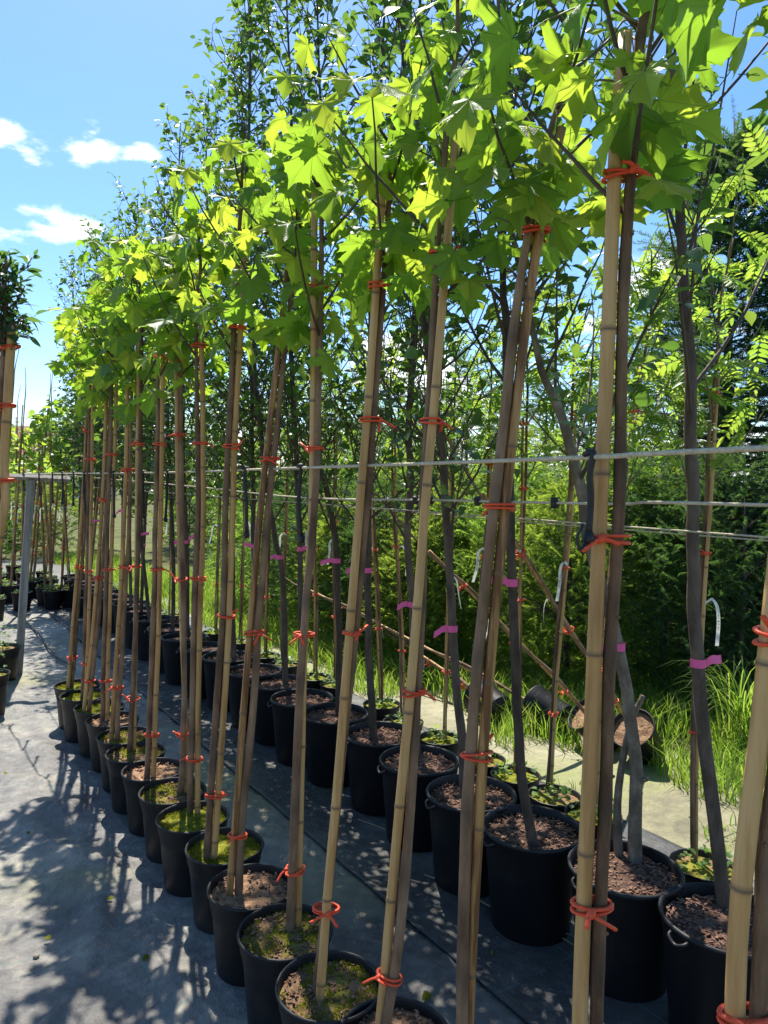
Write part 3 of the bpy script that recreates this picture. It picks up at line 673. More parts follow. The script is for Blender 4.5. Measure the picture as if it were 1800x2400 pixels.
def maple_crown(root, base, P, R_, ztop, seed, n_br, spread, n_leaf, facing=()):
    g_ = np.random.default_rng(seed); bm = MB(); nodes = []
    z0 = 2.05
    for i in range(n_br):
        z = z0 + (P[-1][2] - z0) * ((i + g_.random() * .6) / n_br); p = poly_at(P, z); az = i * 2.4 + g_.random() * .9 + seed
        el = math.radians(g_.uniform(25, 60)); d = np.array([math.cos(az) * math.cos(el), math.sin(az) * math.cos(el), math.sin(el)])
        L = spread * g_.uniform(.55, 1.1) * (1.1 - .45 * i / n_br); pts = [p]
        for k in range(5):
            d = unit(d + np.array([0, 0, .10]) + g_.normal(0, .06, 3)); pts.append(pts[-1] + d * L / 5)
        bm.tube([q - base for q in pts], [.0045, .004, .0034, .003, .0024, .0016], 5)
        for k in (1, 2, 3, 4, 5):
            if k == 1 and L < .25: continue
            nodes.append((pts[k], unit(pts[k] - pts[k - 1]), az + k * 1.57, k == 5))
    top = P[-1]; nodes += [(top, np.array([0, 0, 1.]), seed, True), (top, np.array([0, 0, 1.]), seed + .8, True), (P[-4], np.array([0, 0, 1.]), seed + 1.6, False)]
    for z in (2.02, 2.12, 2.22): nodes.append((poly_at(P, z), np.array([0, 0, 1.]), seed * 1.3 + z * 9, False))
    obj('branches', bm.mesh('branches'), 'twig', root)
    for x, y, deg in facing:       # big leaves hanging towards the open side of the row
        Yf = base[1] + g_.uniform(.03, .16); p0 = yp(x, y, Yf); a = math.radians(deg); axis = unit(np.array([math.cos(a), g_.uniform(-.35, .1), math.sin(a)])); up = unit(np.array([g_.uniform(-.45, .45), g_.uniform(.6, 1.3), g_.uniform(.2, .9)]))
        Rm = frame(axis, up); sc = g_.uniform(.078, .092); me = MAPLE[int(g_.integers(len(MAPLE)))]; o = bpy.data.objects.new('leaf', me); col.objects.link(o); o.parent = root
        o.matrix_basis = Matrix([list(map(float, Rm[r] * sc)) + [float(p0[r] - base[r])] for r in range(3)] + [[0, 0, 0, 1]])
        b2 = MB(); e = p0 - axis * me['stalk'] * sc; q = poly_at(P, min(P[-1][2], max(2.0, e[2] - .05))); b2.tube([v - base for v in spline([q, (q + e) / 2 + np.array([0, 0, .03]), e], 8)], [.0026, .0024, .0022, .002, .0018, .0016, .0014, .0012], 5); obj('twig', b2.mesh('twig'), 'greentwig', root)
    cnt = 0; order = g_.permutation(len(nodes))
    for j in order:
        p, d, az, term = nodes[j]
        for sd in ([0, math.pi] if not term else [0, 2.1, 4.2]):
            if cnt >= n_leaf: break
            a = az + sd + g_.normal(0, .35); out = np.array([math.cos(a), math.sin(a), g_.uniform(-.05, .6)]); out = unit(out + d * .25)
            me = MAPLE[int(g_.integers(len(MAPLE)))]; sc = g_.uniform(.066, .105) * (.75 if term else 1); stalk = me['stalk'] * sc * g_.uniform(1, 1.25)
            droop = g_.uniform(.35, 2.6); axis = unit(np.array([math.cos(a), math.sin(a), 0]) * 1.0 + np.array([0, 0, -droop]) + g_.normal(0, .22, 3))
            up = unit(np.array([0, 0, 1.]) + np.array([math.cos(a), math.sin(a), 0]) * .5 + g_.normal(0, .25, 3))
            Rm = frame(axis, up); pos = p + out * stalk * .55 + axis * stalk * .5
            o = bpy.data.objects.new('leaf', me); col.objects.link(o); o.parent = root
            o.matrix_basis = Matrix([list(map(float, Rm[r] * sc)) + [float(pos[r] - base[r])] for r in range(3)] + [[0, 0, 0, 1]]); cnt += 1
SOILWORD = {'soil_moss': 'bright moss in its pot', 'soil_half': 'patchy moss in its pot', 'soil_bare': 'bare sandy soil in its pot'}
for i, d in enumerate(MAPLES):
    c = d['at'] if 'at' in d else gp(d['pot'][0], d['pot'][1], .27)
    c = np.array([c[0], c[1], 0.0])
    tail = 'sixteenth seventeenth'
    root = thing('maple_tree', c, f"young staked maple with {SOILWORD[d['soil']]}, {ORD[i]} from the timber post", 'tree', 'staked maples in the front row')
    pot, s = add_pot(root, 'A', d['soil'], i, rotz=i * 1.3)
    if d['soil'] != 'soil_bare':
        mo = obj('moss', MOSS[i % 3], None, pot, kind='stuff')
        mo.rotation_euler = (0, 0, i * 2.1)
    if d['soil'] != 'soil_moss': obj('grit', CHIPS_A[i % 2], None, pot, kind='stuff')
    foot = gp(*d['cane'][0], .25) if 'at' not in d else np.array([*(c[:2] + (np.array([-.02, .0]))), .25])
    off = foot[:2] - c[:2]; L = np.linalg.norm(off)
    if L > .095: foot[:2] = c[:2] + off * .095 / L
    big = d.get('big', 0); rs0, rs1 = (.0148, .012) if big else (.0125, .0098); rt0, rt1 = (.0135, .0075) if not big else (.0125, .009)
    Y = foot[1]; cp = [yp(x, y, Y) for x, y in d['cane'][1:]]
    cane = [foot - np.array([0, 0, .08]) + (0, 0, 0), foot] + cp
    cpoly = spline(cane, 80)
    obj('bamboo_stake', cane_mesh(cane, rs0, rs1, c, i), 'bamboo', root)
    # the trunk winds along the cane and runs on above it
    tp = []; K = 9
    for k in range(K + 1):
        f = k / K; q = cpoly[int(f * 79)]; a = math.radians(np.interp(f, np.linspace(0, 1, len(d['ang'])), d['ang'])); gap = (rs0 + (rs1 - rs0) * f + rt0 + (rt1 - rt0) * f) * (1.06 + .22 * abs(math.sin(k * 1.9 + i)))
        if k < 2: gap *= 1.0 + .5 * (2 - k) / 2
        tp.append(q + np.array([math.cos(a) * gap, math.sin(a) * gap, 0]))
    lean = unit(cpoly[-1] - cpoly[40]); ext = rnd.uniform(.15, .38)
    tp += [tp[-1] + lean * ext * .5 + np.array([.02 * math.sin(i), .02 * math.cos(i), 0]), tp[-1] + lean * ext]
    tm, TP, TR = trunk_mesh(tp, [rt0 * 1.25, rt0, rt0 * .95, rt0 * .9, rt0 * .84, rt0 * .78, rt1, rt1 * .9, rt1 * .5], c, i)
    obj('trunk', tm, 'bark', root)
    for k, ty in enumerate(d['ties']):
        z = yp(900, ty, Y)[2]; z = yp(proj(poly_at(cpoly, z))[0][0], ty, Y)[2]
        a_, b_ = poly_at(cpoly, z), poly_at(TP, z); dv = b_ - a_; ang = math.atan2(dv[1], dv[0])
        add_tie(root, c, (a_ + b_) / 2, np.linalg.norm(dv[:2]) / 2 + .0125, ang if abs(math.cos(ang)) > .3 else 0, i * 4 + k)
    maple_crown(root, c, TP, TR, TP[-1][2], 100 + i, 8, .40 if i < 13 else .36, 54 if i < 13 else 36, FACING.get(i, ()))

# ------------------------------------------------------------------ generic leafy crown
def crown(root, base, P, R_, seed, zmin, zmax, nb, lmax, kind, temps, mat, size, leaf_gap=.055, limit=300, el=(30, 62), twigs=4, hang=.35, topscale=.4, bark='twig', upright=.12, rb=.0032):
    g_ = np.random.default_rng(seed); bm = MB(); pl = []
    def leaf(p, d, az):
        out = unit(np.array([math.cos(az), math.sin(az), g_.uniform(-.3, .5)]) + d * .6)
        axis = unit(out + np.array([0, 0, -hang * g_.uniform(.2, 2.2)]) + g_.normal(0, .3, 3)); up = unit(np.array([0, 0, 1.]) + g_.normal(0, .45, 3)); sc = size * g_.uniform(.65, 1.2)
        pl.append((p + out * sc * .3, frame(axis, up), sc))
    def strip(pts, start):
        acc = 0; az = g_.random() * 6
        for i in range(len(pts) - 1):
            sg = pts[i + 1] - pts[i]; L = np.linalg.norm(sg); n = max(1, int(L / leaf_gap))
            for k in range(n):
                if (i + k / n) / (len(pts) - 1) < start: continue
                az += 2.5 + g_.normal(0, .4); leaf(pts[i] + sg * k / n, sg / (L + 1e-9), az)
        leaf(pts[-1], unit(pts[-1] - pts[-2]), az)
    for i in range(nb):
        f = (i + g_.random()) / nb; z = zmin + (zmax - zmin) * f; p = poly_at(P, z); az = i * 2.4 + g_.normal(0, .5) + seed
        e = math.radians(g_.uniform(*el)); d = np.array([math.cos(az) * math.cos(e), math.sin(az) * math.cos(e), math.sin(e)]); L = lmax * (1 - (1 - topscale) * f) * g_.uniform(.65, 1.15); pts = [p]; nseg = 6
        for k in range(nseg):
            d = unit(d + np.array([0, 0, upright]) + g_.normal(0, .07, 3)); pts.append(pts[-1] + d * L / nseg)
        r0 = rb + .0045 * L * (1 - .5 * f); bm.tube([q - base for q in pts], list(np.linspace(r0, .0014, nseg + 1)), 5, caps=False)
        strip(pts, .3)
        for t in range(max(1, int(round(twigs * (1.2 - .85 * f))))):
            k = 1 + int(g_.random() * (nseg - 1)); q = pts[k]; dd = unit(pts[k] - pts[k - 1]); sd = unit(np.cross(dd, g_.normal(0, 1, 3))); d2 = unit(dd * .8 + sd * .75 + np.array([0, 0, .1])); L2 = L * g_.uniform(.25, .5); tp_ = [q]
            for _ in range(3):
                d2 = unit(d2 + g_.normal(0, .1, 3) + np.array([0, 0, .06])); tp_.append(tp_[-1] + d2 * L2 / 3)
            bm.tube([w - base for w in tp_], [.0024, .002, .0015, .001], 4, caps=False); strip(tp_, .12)
    tip = [q for q in P if q[2] > zmax - .25] or [P[-1]]
    if len(tip) > 1: strip(tip, 0)
    obj('branches', bm.mesh('branches'), bark, root)
    put_leaves(root, base, kind, temps, mat, pl, limit)
    return len(pl)

# ------------------------------------------------------------------ middle row: dark-trunked trees in large pots
def up_path(px, Y0, z_top, seed, lean=0.0):
    """trunk through the pixels it passes, then on up to z_top"""
    P = [yp(x, y, Y0) for x, y in px]
    if P[-1][2] < z_top:
        n = max(1, int((z_top - P[-1][2]) / .5)); q = P[-1]; r_ = random.Random(seed); dx = (P[-1][0] - P[-2][0]) / max(.1, P[-1][2] - P[-2][2]) * .5 + lean
        for k in range(n):
            h = (z_top - P[-1][2]) / n if k == 0 else h; q = q + np.array([dx * h + r_.uniform(-.03, .03), r_.uniform(-.04, .04), h]); P.append(q); dx *= .5
    return P
BIRCHES = [
 dict(pot=(1700, 2150), px=[(1697, 2123), (1634, 1536), (1623, 1275), (1621, 980), (1602, 642), (1577, 200), (1572, 20)], top=4.0, r=.019, zmin=1.75, nb=16, lm=1.0, tw=2, rib=1540, gap=.075,
      label='straight dark-trunked tree in large black pot, pink ribbon with long drooping tail'),
 dict(pot=(1464, 2031), px=[(1509, 1992), (1489, 1830), (1480, 1694), (1462, 1581), (1432, 1445), (1384, 1285), (1362, 1148), (1336, 1047), (1311, 959), (1278, 890), (1248, 781)], top=3.9, r=.020, zmin=1.6, nb=20, lm=.9, tw=3, rib=1505, bark='palebark',
      label='tree with thick curved and gnarled trunk bending away from its large black pot'),
 dict(pot=(1248, 1938), px=[(1249, 1983), (1222, 1807), (1209, 1581), (1199, 1317), (1192, 1040), (1184, 753), (1178, 627)], top=4.2, r=.0165, zmin=1.85, nb=26, lm=.8, rib=1360),
 dict(pot=(1104, 1857), px=[(1095, 1893), (1084, 1762), (1070, 1603), (1061, 1468), (1047, 1230), (1034, 1043), (990, 753)], top=4.3, r=.0165, zmin=1.7, nb=32, lm=.75, rib=1470),
 dict(pot=(983, 1780), px=[(975, 1765), (965, 1417), (956, 1290), (961, 1115), (960, 934), (972, 717)], top=4.4, r=.017, zmin=1.6, nb=34, lm=.75, rib=1415),
 dict(pot=(892, 1719), px=[(876, 1735), (867, 1581), (862, 1445), (863, 1215), (862, 1000), (872, 700)], top=4.5, r=.0175, zmin=1.6, nb=36, lm=.7, rib=1337),
 dict(pot=(785, 1671), px=[(794, 1671), (794, 1490), (790, 1320), (771, 1170), (748, 1068), (745, 800)], top=4.6, r=.017, zmin=1.6, nb=36, lm=.75, rib=1316),
 dict(pot=(708, 1635), px=[(707, 1622), (704, 1381), (701, 1230), (690, 1000)], top=4.8, r=.016, zmin=1.5, nb=36, lm=.8, rib=1290),
 dict(pot=(650, 1598), px=[(669, 1604), (662, 1351), (645, 1260), (618, 1090)], top=4.9, r=.017, zmin=1.5, nb=36, lm=.8, rib=1310),
 dict(pot=(595, 1571), px=[(601, 1570), (596, 1300), (592, 1100)], top=5.0, r=.015, zmin=1.5, nb=36, lm=.7, rib=1285),
 dict(pot=(535, 1538), px=[(547, 1545), (545, 1300), (548, 1100)], top=4.8, r=.016, zmin=1.5, nb=34, lm=.65, rib=1297),
 dict(pot=(478, 1516), px=[(462, 1515), (462, 1300), (470, 1100)], top=4.6, r=.016, zmin=1.5, nb=34, lm=.7, rib=1264),
 dict(pot=(432, 1492), px=[(439, 1495), (438, 1300), (430, 1080)], top=4.5, r=.016, zmin=1.5, nb=34, lm=.7, rib=1278),
 dict(pot=(397, 1471), px=[(405, 1473), (406, 1300), (398, 1100)], top=4.1, r=.016, zmin=1.5, nb=32, lm=.75, rib=0),
 dict(pot=(359, 1449), px=[(342, 1447), (334, 1290), (325, 1080)], top=4.2, r=.016, zmin=1.5, nb=32, lm=.75, rib=1262),
]
s_last = 7.15
for k in range(8):
    p = st(s_last + .42 * k, 2.02 + .02 * math.sin(k)); BIRCHES.append(dict(at=p, top=4.35 - .12 * (k % 3), r=.016, zmin=1.4, nb=30, lm=.8, rib=0 if k % 2 else 1))
for i, d in enumerate(BIRCHES):
    c = gp(*d['pot'], .37) if 'pot' in d else d['at']; c = np.array([c[0], c[1], 0.0])
    lab = d.get('label', f'dark-trunked small-leaved tree in large pot, {ORD[(i - 2) % len(ORD)]} beyond the gnarled curved tree')
    if i == 2: lab = 'dark-trunked small-leaved tree in large pot right next to the gnarled curved tree'
    root = thing('birch_tree', c, lab, 'tree', None if 'label' in d else 'dark-trunked trees in large pots')
    pot, s = add_pot(root, 'B', 'soil_bark', i, rotz=i * .9)
    if i < 11: obj('mulch', CHIPS[i % 3], None, pot, kind='stuff')
    for k in range(2):
        h = obj('handle', HANDLE, None, pot); h.rotation_euler = (0, 0, math.radians(205) - i * .9 + math.pi * k)
    if 'px' in d:
        foot = gp(*d['px'][0], .34); off = foot[:2] - c[:2]; L = np.linalg.norm(off)
        if L > .12: foot[:2] = c[:2] + off * .12 / L
        path = up_path(d['px'][1:], foot[1], d['top'], i); path = [foot - np.array([0, 0, .06]), foot] + path
    else:
        r_ = random.Random(i); foot = c + np.array([0, 0, .33]); lx = r_.uniform(-.12, .12)
        path = [foot - np.array([0, 0, .05]), foot] + [foot + np.array([lx * z * .5 + r_.uniform(-.02, .02), r_.uniform(-.03, .03), z]) for z in (1, 2, 3, d['top'] - .34)]
    r0 = d['r']; tm, TP, TR = trunk_mesh(path, [r0 * 1.5, r0 * 1.12, r0 * 1.05, r0 * 1.0, r0 * .95, r0 * .8, r0 * .6, r0 * .4, .003], c, 50 + i, 70, 10, bud=False, wob=.004)
    obj('trunk', tm, d.get('bark', 'darkbark'), root)
    if i == 1:        # second, dead stem at the foot of the gnarled tree
        b = MB(); q0 = foot - c + np.array([-.045, .03, -.05]); b.tube(spline([q0, q0 + np.array([-.01, .01, .25]), q0 + np.array([.02, 0, .5]), q0 + np.array([.06, -.01, .62])], 14), list(np.linspace(.017, .009, 14)), 8)
        obj('side_stem', b.mesh('side_stem'), 'palebark', root)
        b = MB(); q1 = poly_at(TP, .62) - c; b.tube([q1, q1 + np.array([.02, -.02, .012]), q1 + np.array([.03, -.03, .02])], [.013, .009, .007], 7); obj('branch_stub', b.mesh('branch_stub'), 'palebark', root)
    if d.get('rib'):
        ry = d['rib'] if d['rib'] > 1 else None; z = yp(900, ry, foot[1])[2] if ry else 1.0 + .3 * (i % 3) * .5
        q = poly_at(TP, z); rr = r0 * 1.02 * (.98 if z < 1.2 else .95); rb = obj('ribbon', RIBBONS[(i * 3) % 7] if i else RIBBONS[0], None, root, loc=tuple(map(float, q - c))); rb.scale = (rr * 1.08, rr * 1.08, .02); rb.rotation_euler = (0, 0, rnd.uniform(-.5, .5))
    crown(root, c, TP, TR, 300 + i, d['zmin'] if i < 3 else 1.32, d['top'] - .1, d['nb'] if i < 2 else int(d['nb'] * 1.35), d['lm'], 'birch_leaf', BIRCH, 'birch', .062 if i > 2 else .068, leaf_gap=d.get('gap', .05 if i < 8 else .042), twigs=d.get('tw', 5 if i < 8 else 7), limit=300 if i < 15 else 200)

# ------------------------------------------------------------------ back row: slim staked rowans with white tags
def slim_tree(name, label, group, c, path, soil, seed, r=.0085, kind='C', ties=(), tagz=None, leaves='rowan', zcrown=1.85, ncrown=9, weeds=True, two=True, ang0=20, size=.14, limit=120, spread=.5, cat='tree'):
    root = thing(name, c, label, cat, group); pot, s = add_pot(root, kind, soil, seed, rotz=seed)
    if weeds: obj('weed', WEEDS[seed % 3] if kind == 'C' else WEEDS[3], None, pot, kind='stuff')
    g_ = random.Random(seed); cp = spline(path, 60)
    if two: obj('bamboo_stake', cane_mesh(path, r * .95, r * .8, c, seed, .2), 'bamboo', root)
    tp = []
    for k in range(7):
        f = k / 6; a = math.radians(ang0 + 50 * math.sin(k * 1.3 + seed)); gap = r * 2.1 * (1 + (.5 if k == 0 else 0)) if two else 0; q = cp[int(f * 59)]; tp.append(q + np.array([math.cos(a) * gap, math.sin(a) * gap, 0]))
    ln = unit(cp[-1] - cp[30]); tp += [tp[-1] + ln * .25, tp[-1] + ln * .5 + np.array([g_.uniform(-.05, .05), 0, 0])]
    tm, TP, TR = trunk_mesh(tp, [r * 1.1, r, r * .95, r * .85, r * .7, .003], c, 70 + seed, 50, 7); obj('trunk', tm, 'bark', root)
    for k, z in enumerate(ties):
        a_, b_ = poly_at(cp, z), poly_at(TP, z); dv = b_ - a_; add_tie(root, c, (a_ + b_) / 2, np.linalg.norm(dv[:2]) / 2 + r, math.atan2(dv[1], dv[0]) if abs(dv[0]) > abs(dv[1]) else 0, seed * 3 + k)
    if tagz:
        q = poly_at(cp, tagz); t_ = obj('label_tag', TAGS[seed % 6], None, root, loc=tuple(map(float, q - c + np.array([0, -r * 1.3, 0])))); t_.scale = (1.25, 1.25, 1.25); t_.rotation_euler = (0, 0, g_.uniform(-.5, .5))
    if leaves:
        T = {'rowan': (ROWAN, 'rowan'), 'slim': (SLIM, 'laurel'), 'heart': (HEART, 'catalpa')}[leaves]
        crown(root, c, TP, TR, 500 + seed, zcrown, TP[-1][2] - .05, ncrown, spread, leaves + '_leaf', T[0], T[1], size, leaf_gap=size * .9, limit=limit, twigs=2, hang=.5, topscale=.6, bark='greentwig')
    return root
ROWANS = [  # pot rim centre px, cane px, tie px, tag px
 dict(pot=(1650, 2025), px=[(1628, 2018), (1634, 1717), (1650, 1403), (1664, 1190), (1674, 1022), (1684, 880)], ties=(1705, 1285, 912), tag=1400),
 dict(pot=(1390, 1905), px=[(1398, 1905), (1418, 1500), (1440, 1240), (1480, 1000), (1502, 860)], ties=(1560, 1405, 955), tag=1405),
 dict(pot=(1300, 1862), px=[(1283, 1850), (1303, 1626), (1322, 1400), (1340, 1191), (1349, 960)], ties=(1668, 1325, 965), tag=1316),
 dict(pot=(1208, 1813), px=[(1206, 1812), (1212, 1600), (1218, 1400), (1222, 1200), (1226, 980)], ties=(1402, 1140, 990), tag=1287),
 dict(pot=(1130, 1777), px=[(1104, 1765), (1122, 1562), (1137, 1351), (1146, 1230), (1152, 1000)], ties=(1620, 1303, 1085), tag=1288),
 dict(pot=(1032, 1728), px=[(1040, 1738), (1046, 1501), (1052, 1300), (1058, 1000)], ties=(1573, 1170), tag=1355),
 dict(pot=(945, 1690), px=[(948, 1692), (944, 1500), (938, 1381), (929, 1230), (925, 1000)], ties=(1526, 1282), tag=1285),
 dict(pot=(895, 1648), px=[(890, 1648), (881, 1381), (872, 1230), (868, 1010)], ties=(1474, 1290), tag=1288),
 dict(pot=(790, 1602), px=[(785, 1600), (786, 1400), (787, 1230), (790, 1000)], ties=(1448, 1225), tag=1270),
 dict(pot=(737, 1585), px=[(736, 1588), (738, 1400), (735, 1230), (733, 1010)], ties=(1397, 1290), tag=1245),
 dict(pot=(668, 1555), px=[(659, 1550), (665, 1400), (672, 1250), (676, 1020)], ties=(1430, 1254), tag=1258),
 dict(pot=(622, 1535), px=[(619, 1535), (625, 1350), (628, 1220), (632, 1030)], ties=(1405, 1215), tag=1225),
 dict(pot=(566, 1502), px=[(566, 1500), (570, 1330), (573, 1200), (576, 1020)], ties=(1380, 1180), tag=1230),
 dict(pot=(505, 1480), px=[(500, 1478), (508, 1330), (512, 1200), (515, 1030)], ties=(1376, 1170), tag=1240),
 dict(pot=(398, 1440), px=[(396, 1440), (400, 1330), (403, 1200), (405, 1040)], ties=(1330, 1180), tag=1225),
]
RNEAR = ['with long white tag hanging just above the pink-ribboned straight trunk', 'rising behind the gnarled curved trunk', 'with curled white tag, leaning between two thick bamboo stakes']
for i, d in enumerate(ROWANS):
    c = gp(*d['pot'], .24); c[2] = 0; foot = gp(*d['px'][0], .21); off = foot[:2] - c[:2]; L = np.linalg.norm(off)
    if L > .07: foot[:2] = c[:2] + off * .07 / L
    path = [foot - np.array([0, 0, .04]), foot] + [yp(x, y, foot[1]) for x, y in d['px'][1:]]
    zs = [yp(900, y, foot[1])[2] for y in d['ties']]; tz = yp(900, d['tag'], foot[1])[2]
    lab = f'slim staked rowan {RNEAR[i]}' if i < 3 else f'slim staked rowan behind the large pots, {ORD[i - 3]} beyond the one with curled tag'
    slim_tree('rowan_tree', lab, None if i < 3 else 'slim staked rowans in the third row', c, path, 'soil_moss' if i % 2 else 'soil_half', i, ties=zs, tagz=tz, zcrown=1.45 if i < 2 else 1.6, ncrown=9 if i < 3 else 6, ang0=20 if i % 2 else 160, size=.14 if i < 3 else .115, limit=120, spread=.6 if i < 3 else .45)

# ------------------------------------------------------------------ toppled potted trees on the path edge
def toppled(label, potp, tip_px, tipY, seed, tilt_az, tilt, r=.011, n=None, ground_z=0.0):
    root = thing('toppled_tree', potp, label, 'tree', 'toppled potted trees'); base = np.array(potp, float)
    tip = yp(*tip_px, tipY); ax = unit(tip - base)
    q = Vector(ax).to_track_quat('Z', 'Y'); lift = .12
    p = obj('pot', POT_C, 'pot', root); p.rotation_mode = 'QUATERNION'; p.rotation_quaternion = q; p.location = tuple(map(float, -ax * .12 + np.array([0, 0, lift]))); p.scale = (1.12, 1.12, 1.12)
    key = ('C', seed % 3, 'soil_bare')
    if key not in SOILCACHE: SOILCACHE[key] = soil_mat_copy(SOILS[key[:2]], 'soil_bare')
    obj('soil', SOILCACHE[key], None, p)
    o0 = ax * .06 + np.array([0, 0, lift]); L = np.linalg.norm(tip - base); side = unit(np.cross(ax, [0, 0, 1]))
    cane = [o0 + ax * k * (L - .06) / 4 + np.array([0, 0, .01 * math.sin(k)]) for k in range(5)]
    obj('bamboo_stake', cane_mesh([c_ + base for c_ in cane], r, r * .85, base, seed, .22), 'bamboo', root)
    tm, TP, TR = trunk_mesh([c_ + base + np.array([0, -.004, r * 2.0 * (1 if k % 2 else -.9)]) for k, c_ in enumerate(cane)] + [base + o0 + ax * (L + .4)], [r, r * .9, r * .8, r * .5], base, seed, 40, 7); obj('trunk', tm, 'bark', root)
    for k, f in enumerate((.18, .5, .8)):
        add_tie(root, base, base + cane[0] + (cane[-1] - cane[0]) * f, r * 2.0, .3 * k, seed + k, axis=ax)
    t_ = obj('label_tag', TAGS[(seed + 2) % 6], None, root, loc=tuple(map(float, cane[0] + (cane[-1] - cane[0]) * .62))); t_.rotation_euler = (0, 0, .4)
    return root
toppled('toppled potted sapling, its tilted pot showing soil above the grass', gp(1500, 1785), (1130, 1215), 3.35, 1, 0, 0)
toppled('toppled sapling leaning low behind the thick bamboo stakes', gp(1405, 1750), (1005, 1335), 4.3, 2, 0, 0)
toppled('sapling lying almost flat, black pot on its side in the grass', gp(1290, 1712), (715, 1405), 6.9, 3, 0, 0)
toppled('sapling lying beside the overturned grey pot, its stem half hidden', gp(1150, 1690), (905, 1512), 6.4, 4, 0, 0)

# ------------------------------------------------------------------ block of small trees beyond the post
li = 0
spots = []
for t, s0, n in ((.95, 9.3, 7), (1.28, 9.9, 7), (1.62, 9.65, 7), (1.86, 9.2, 6), (.45, 10.5, 7), (-.1, 11.5, 6)):
    for k in range(n): spots.append((s0 + k * .52 + .12 * math.sin(k * 3 + t * 9), t + .05 * math.sin(k * 5 + t)))
for k, (s, t) in enumerate(spots):
    c = st(s, t); r_ = random.Random(900 + k); lx, ly = r_.uniform(-.12, .12), r_.uniform(-.1, .1); top = r_.uniform(1.65, 2.0) if k % 4 else 2.6
    path = [c + np.array([.0, .0, .17])] + [c + np.array([lx * z, ly * z, z]) for z in (.25, .9, 1.6, top)]
    slim_tree('small_tree', 'small staked tree with weeds in its pot, in the block beyond the grey timber post', 'small staked trees beyond the post', c, path, 'soil_half', k, r=.0095, ties=(.75, 1.3, 1.75) if k % 2 else (.6, 1.1, 1.6), tagz=1.25 if k % 3 else None, leaves='heart' if k % 4 in (1, 2) else None, zcrown=1.5, ncrown=5, size=.12, limit=40, spread=.35)
# two weedy pots beside the post
for k, (x, y) in enumerate(((2, 1517), (-45, 1462), (-30, 1580))):
    c = gp(x, y, .27); c[2] = 0
    root = thing('potted_plant', c, 'leafy low weeds in black pot beside the grey timber post', 'plant', 'weedy pots beside the post')
    p, s = add_pot(root, 'A', 'soil_half', k); obj('weed', WEEDS[3], None, p, kind='stuff')

# left edge: densely leaved young tree with thick stake
c = np.array([-1.42, 2.02, 0.0]); root = thing('bushy_tree', c, 'young tree with dense narrow dark leaves on a thick staked stem', 'tree')
add_pot(root, 'A', 'soil_bare', 2)
path = [c + np.array([0, 0, .2]), c + np.array([.02, 0, .3]), yp(-12, 1300, 2.02), yp(8, 1080, 2.02), yp(20, 900, 2.02), yp(30, 760, 2.02)]
obj('bamboo_stake', cane_mesh(path, .0135, .012, c, 77), 'bamboo', root)
tm, TP, TR = trunk_mesh([q + np.array([-.026, .01, 0]) for q in path] + [yp(12, 640, 2.02), yp(15, 600, 2.03)], [.012, .011, .010, .008, .003], c, 77, 50, 8); obj('trunk', tm, 'bark', root)
for k, y in enumerate((1130, 955, 815)):
    z = yp(15, y, 2.02)[2]; add_tie(root, c, (poly_at(spline(path, 60), z) + poly_at(TP, z)) / 2, .026, 0, k)
crown(root, c, TP, TR, 801, 1.94, 2.2, 30, .115, 'slim_leaf', SLIM, 'laurel', .036, leaf_gap=.013, twigs=4, limit=300, el=(15, 60), hang=.25, topscale=.6, rb=.0022)

# ------------------------------------------------------------------ timber post and ropes
pf = gp(43, 1580); pt = yp(72, 1125, pf[1])
root = thing('support_post', (pf[0], pf[1], 0), 'weathered grey timber post with crossbar carrying the pale ropes', 'post')
b = MB(); hw = .028; base = np.array([pf[0], pf[1], 0.0]); vs = []
for f in np.linspace(0, 1, 9):
    q = (pf + (pt - pf) * f) - base; w = hw * (1 + .04 * math.sin(f * 23)); r_ = ROWA
    for x, y in ((-1, -1), (1, -1), (1, 1), (-1, 1)): vs.append((q[0] + (x * math.cos(r_) - y * math.sin(r_)) * w, q[1] + (x * math.sin(r_) + y * math.cos(r_)) * w, q[2]))
b.add(vs, [(4 * i + k, 4 * i + (k + 1) % 4, 4 * i + 4 + (k + 1) % 4, 4 * i + 4 + k) for i in range(8) for k in range(4)] + [(3, 2, 1, 0), (32, 33, 34, 35)])
obj('upright', b.mesh('upright', False), 'greywood', root)
b = MB(); top = pt - base; d3 = np.array([VV[0], VV[1], 0.0]); b.tube([top - d3 * .62 + (0, 0, .03), top + (0, 0, .022), top + d3 * .30 + (0, 0, .01)], .036, 4, flat=.75)
obj('crossbar', b.mesh('crossbar', False), 'greywood', root)
for k in (-1, 1):
    b = MB(); b.tube([top + d3 * .012 * k + np.array([0, -.03, .02]), top + d3 * .012 * k + np.array([0, -.045, .02])], .005, 6); obj('bolt', b.mesh('bolt'), 'wire', root)

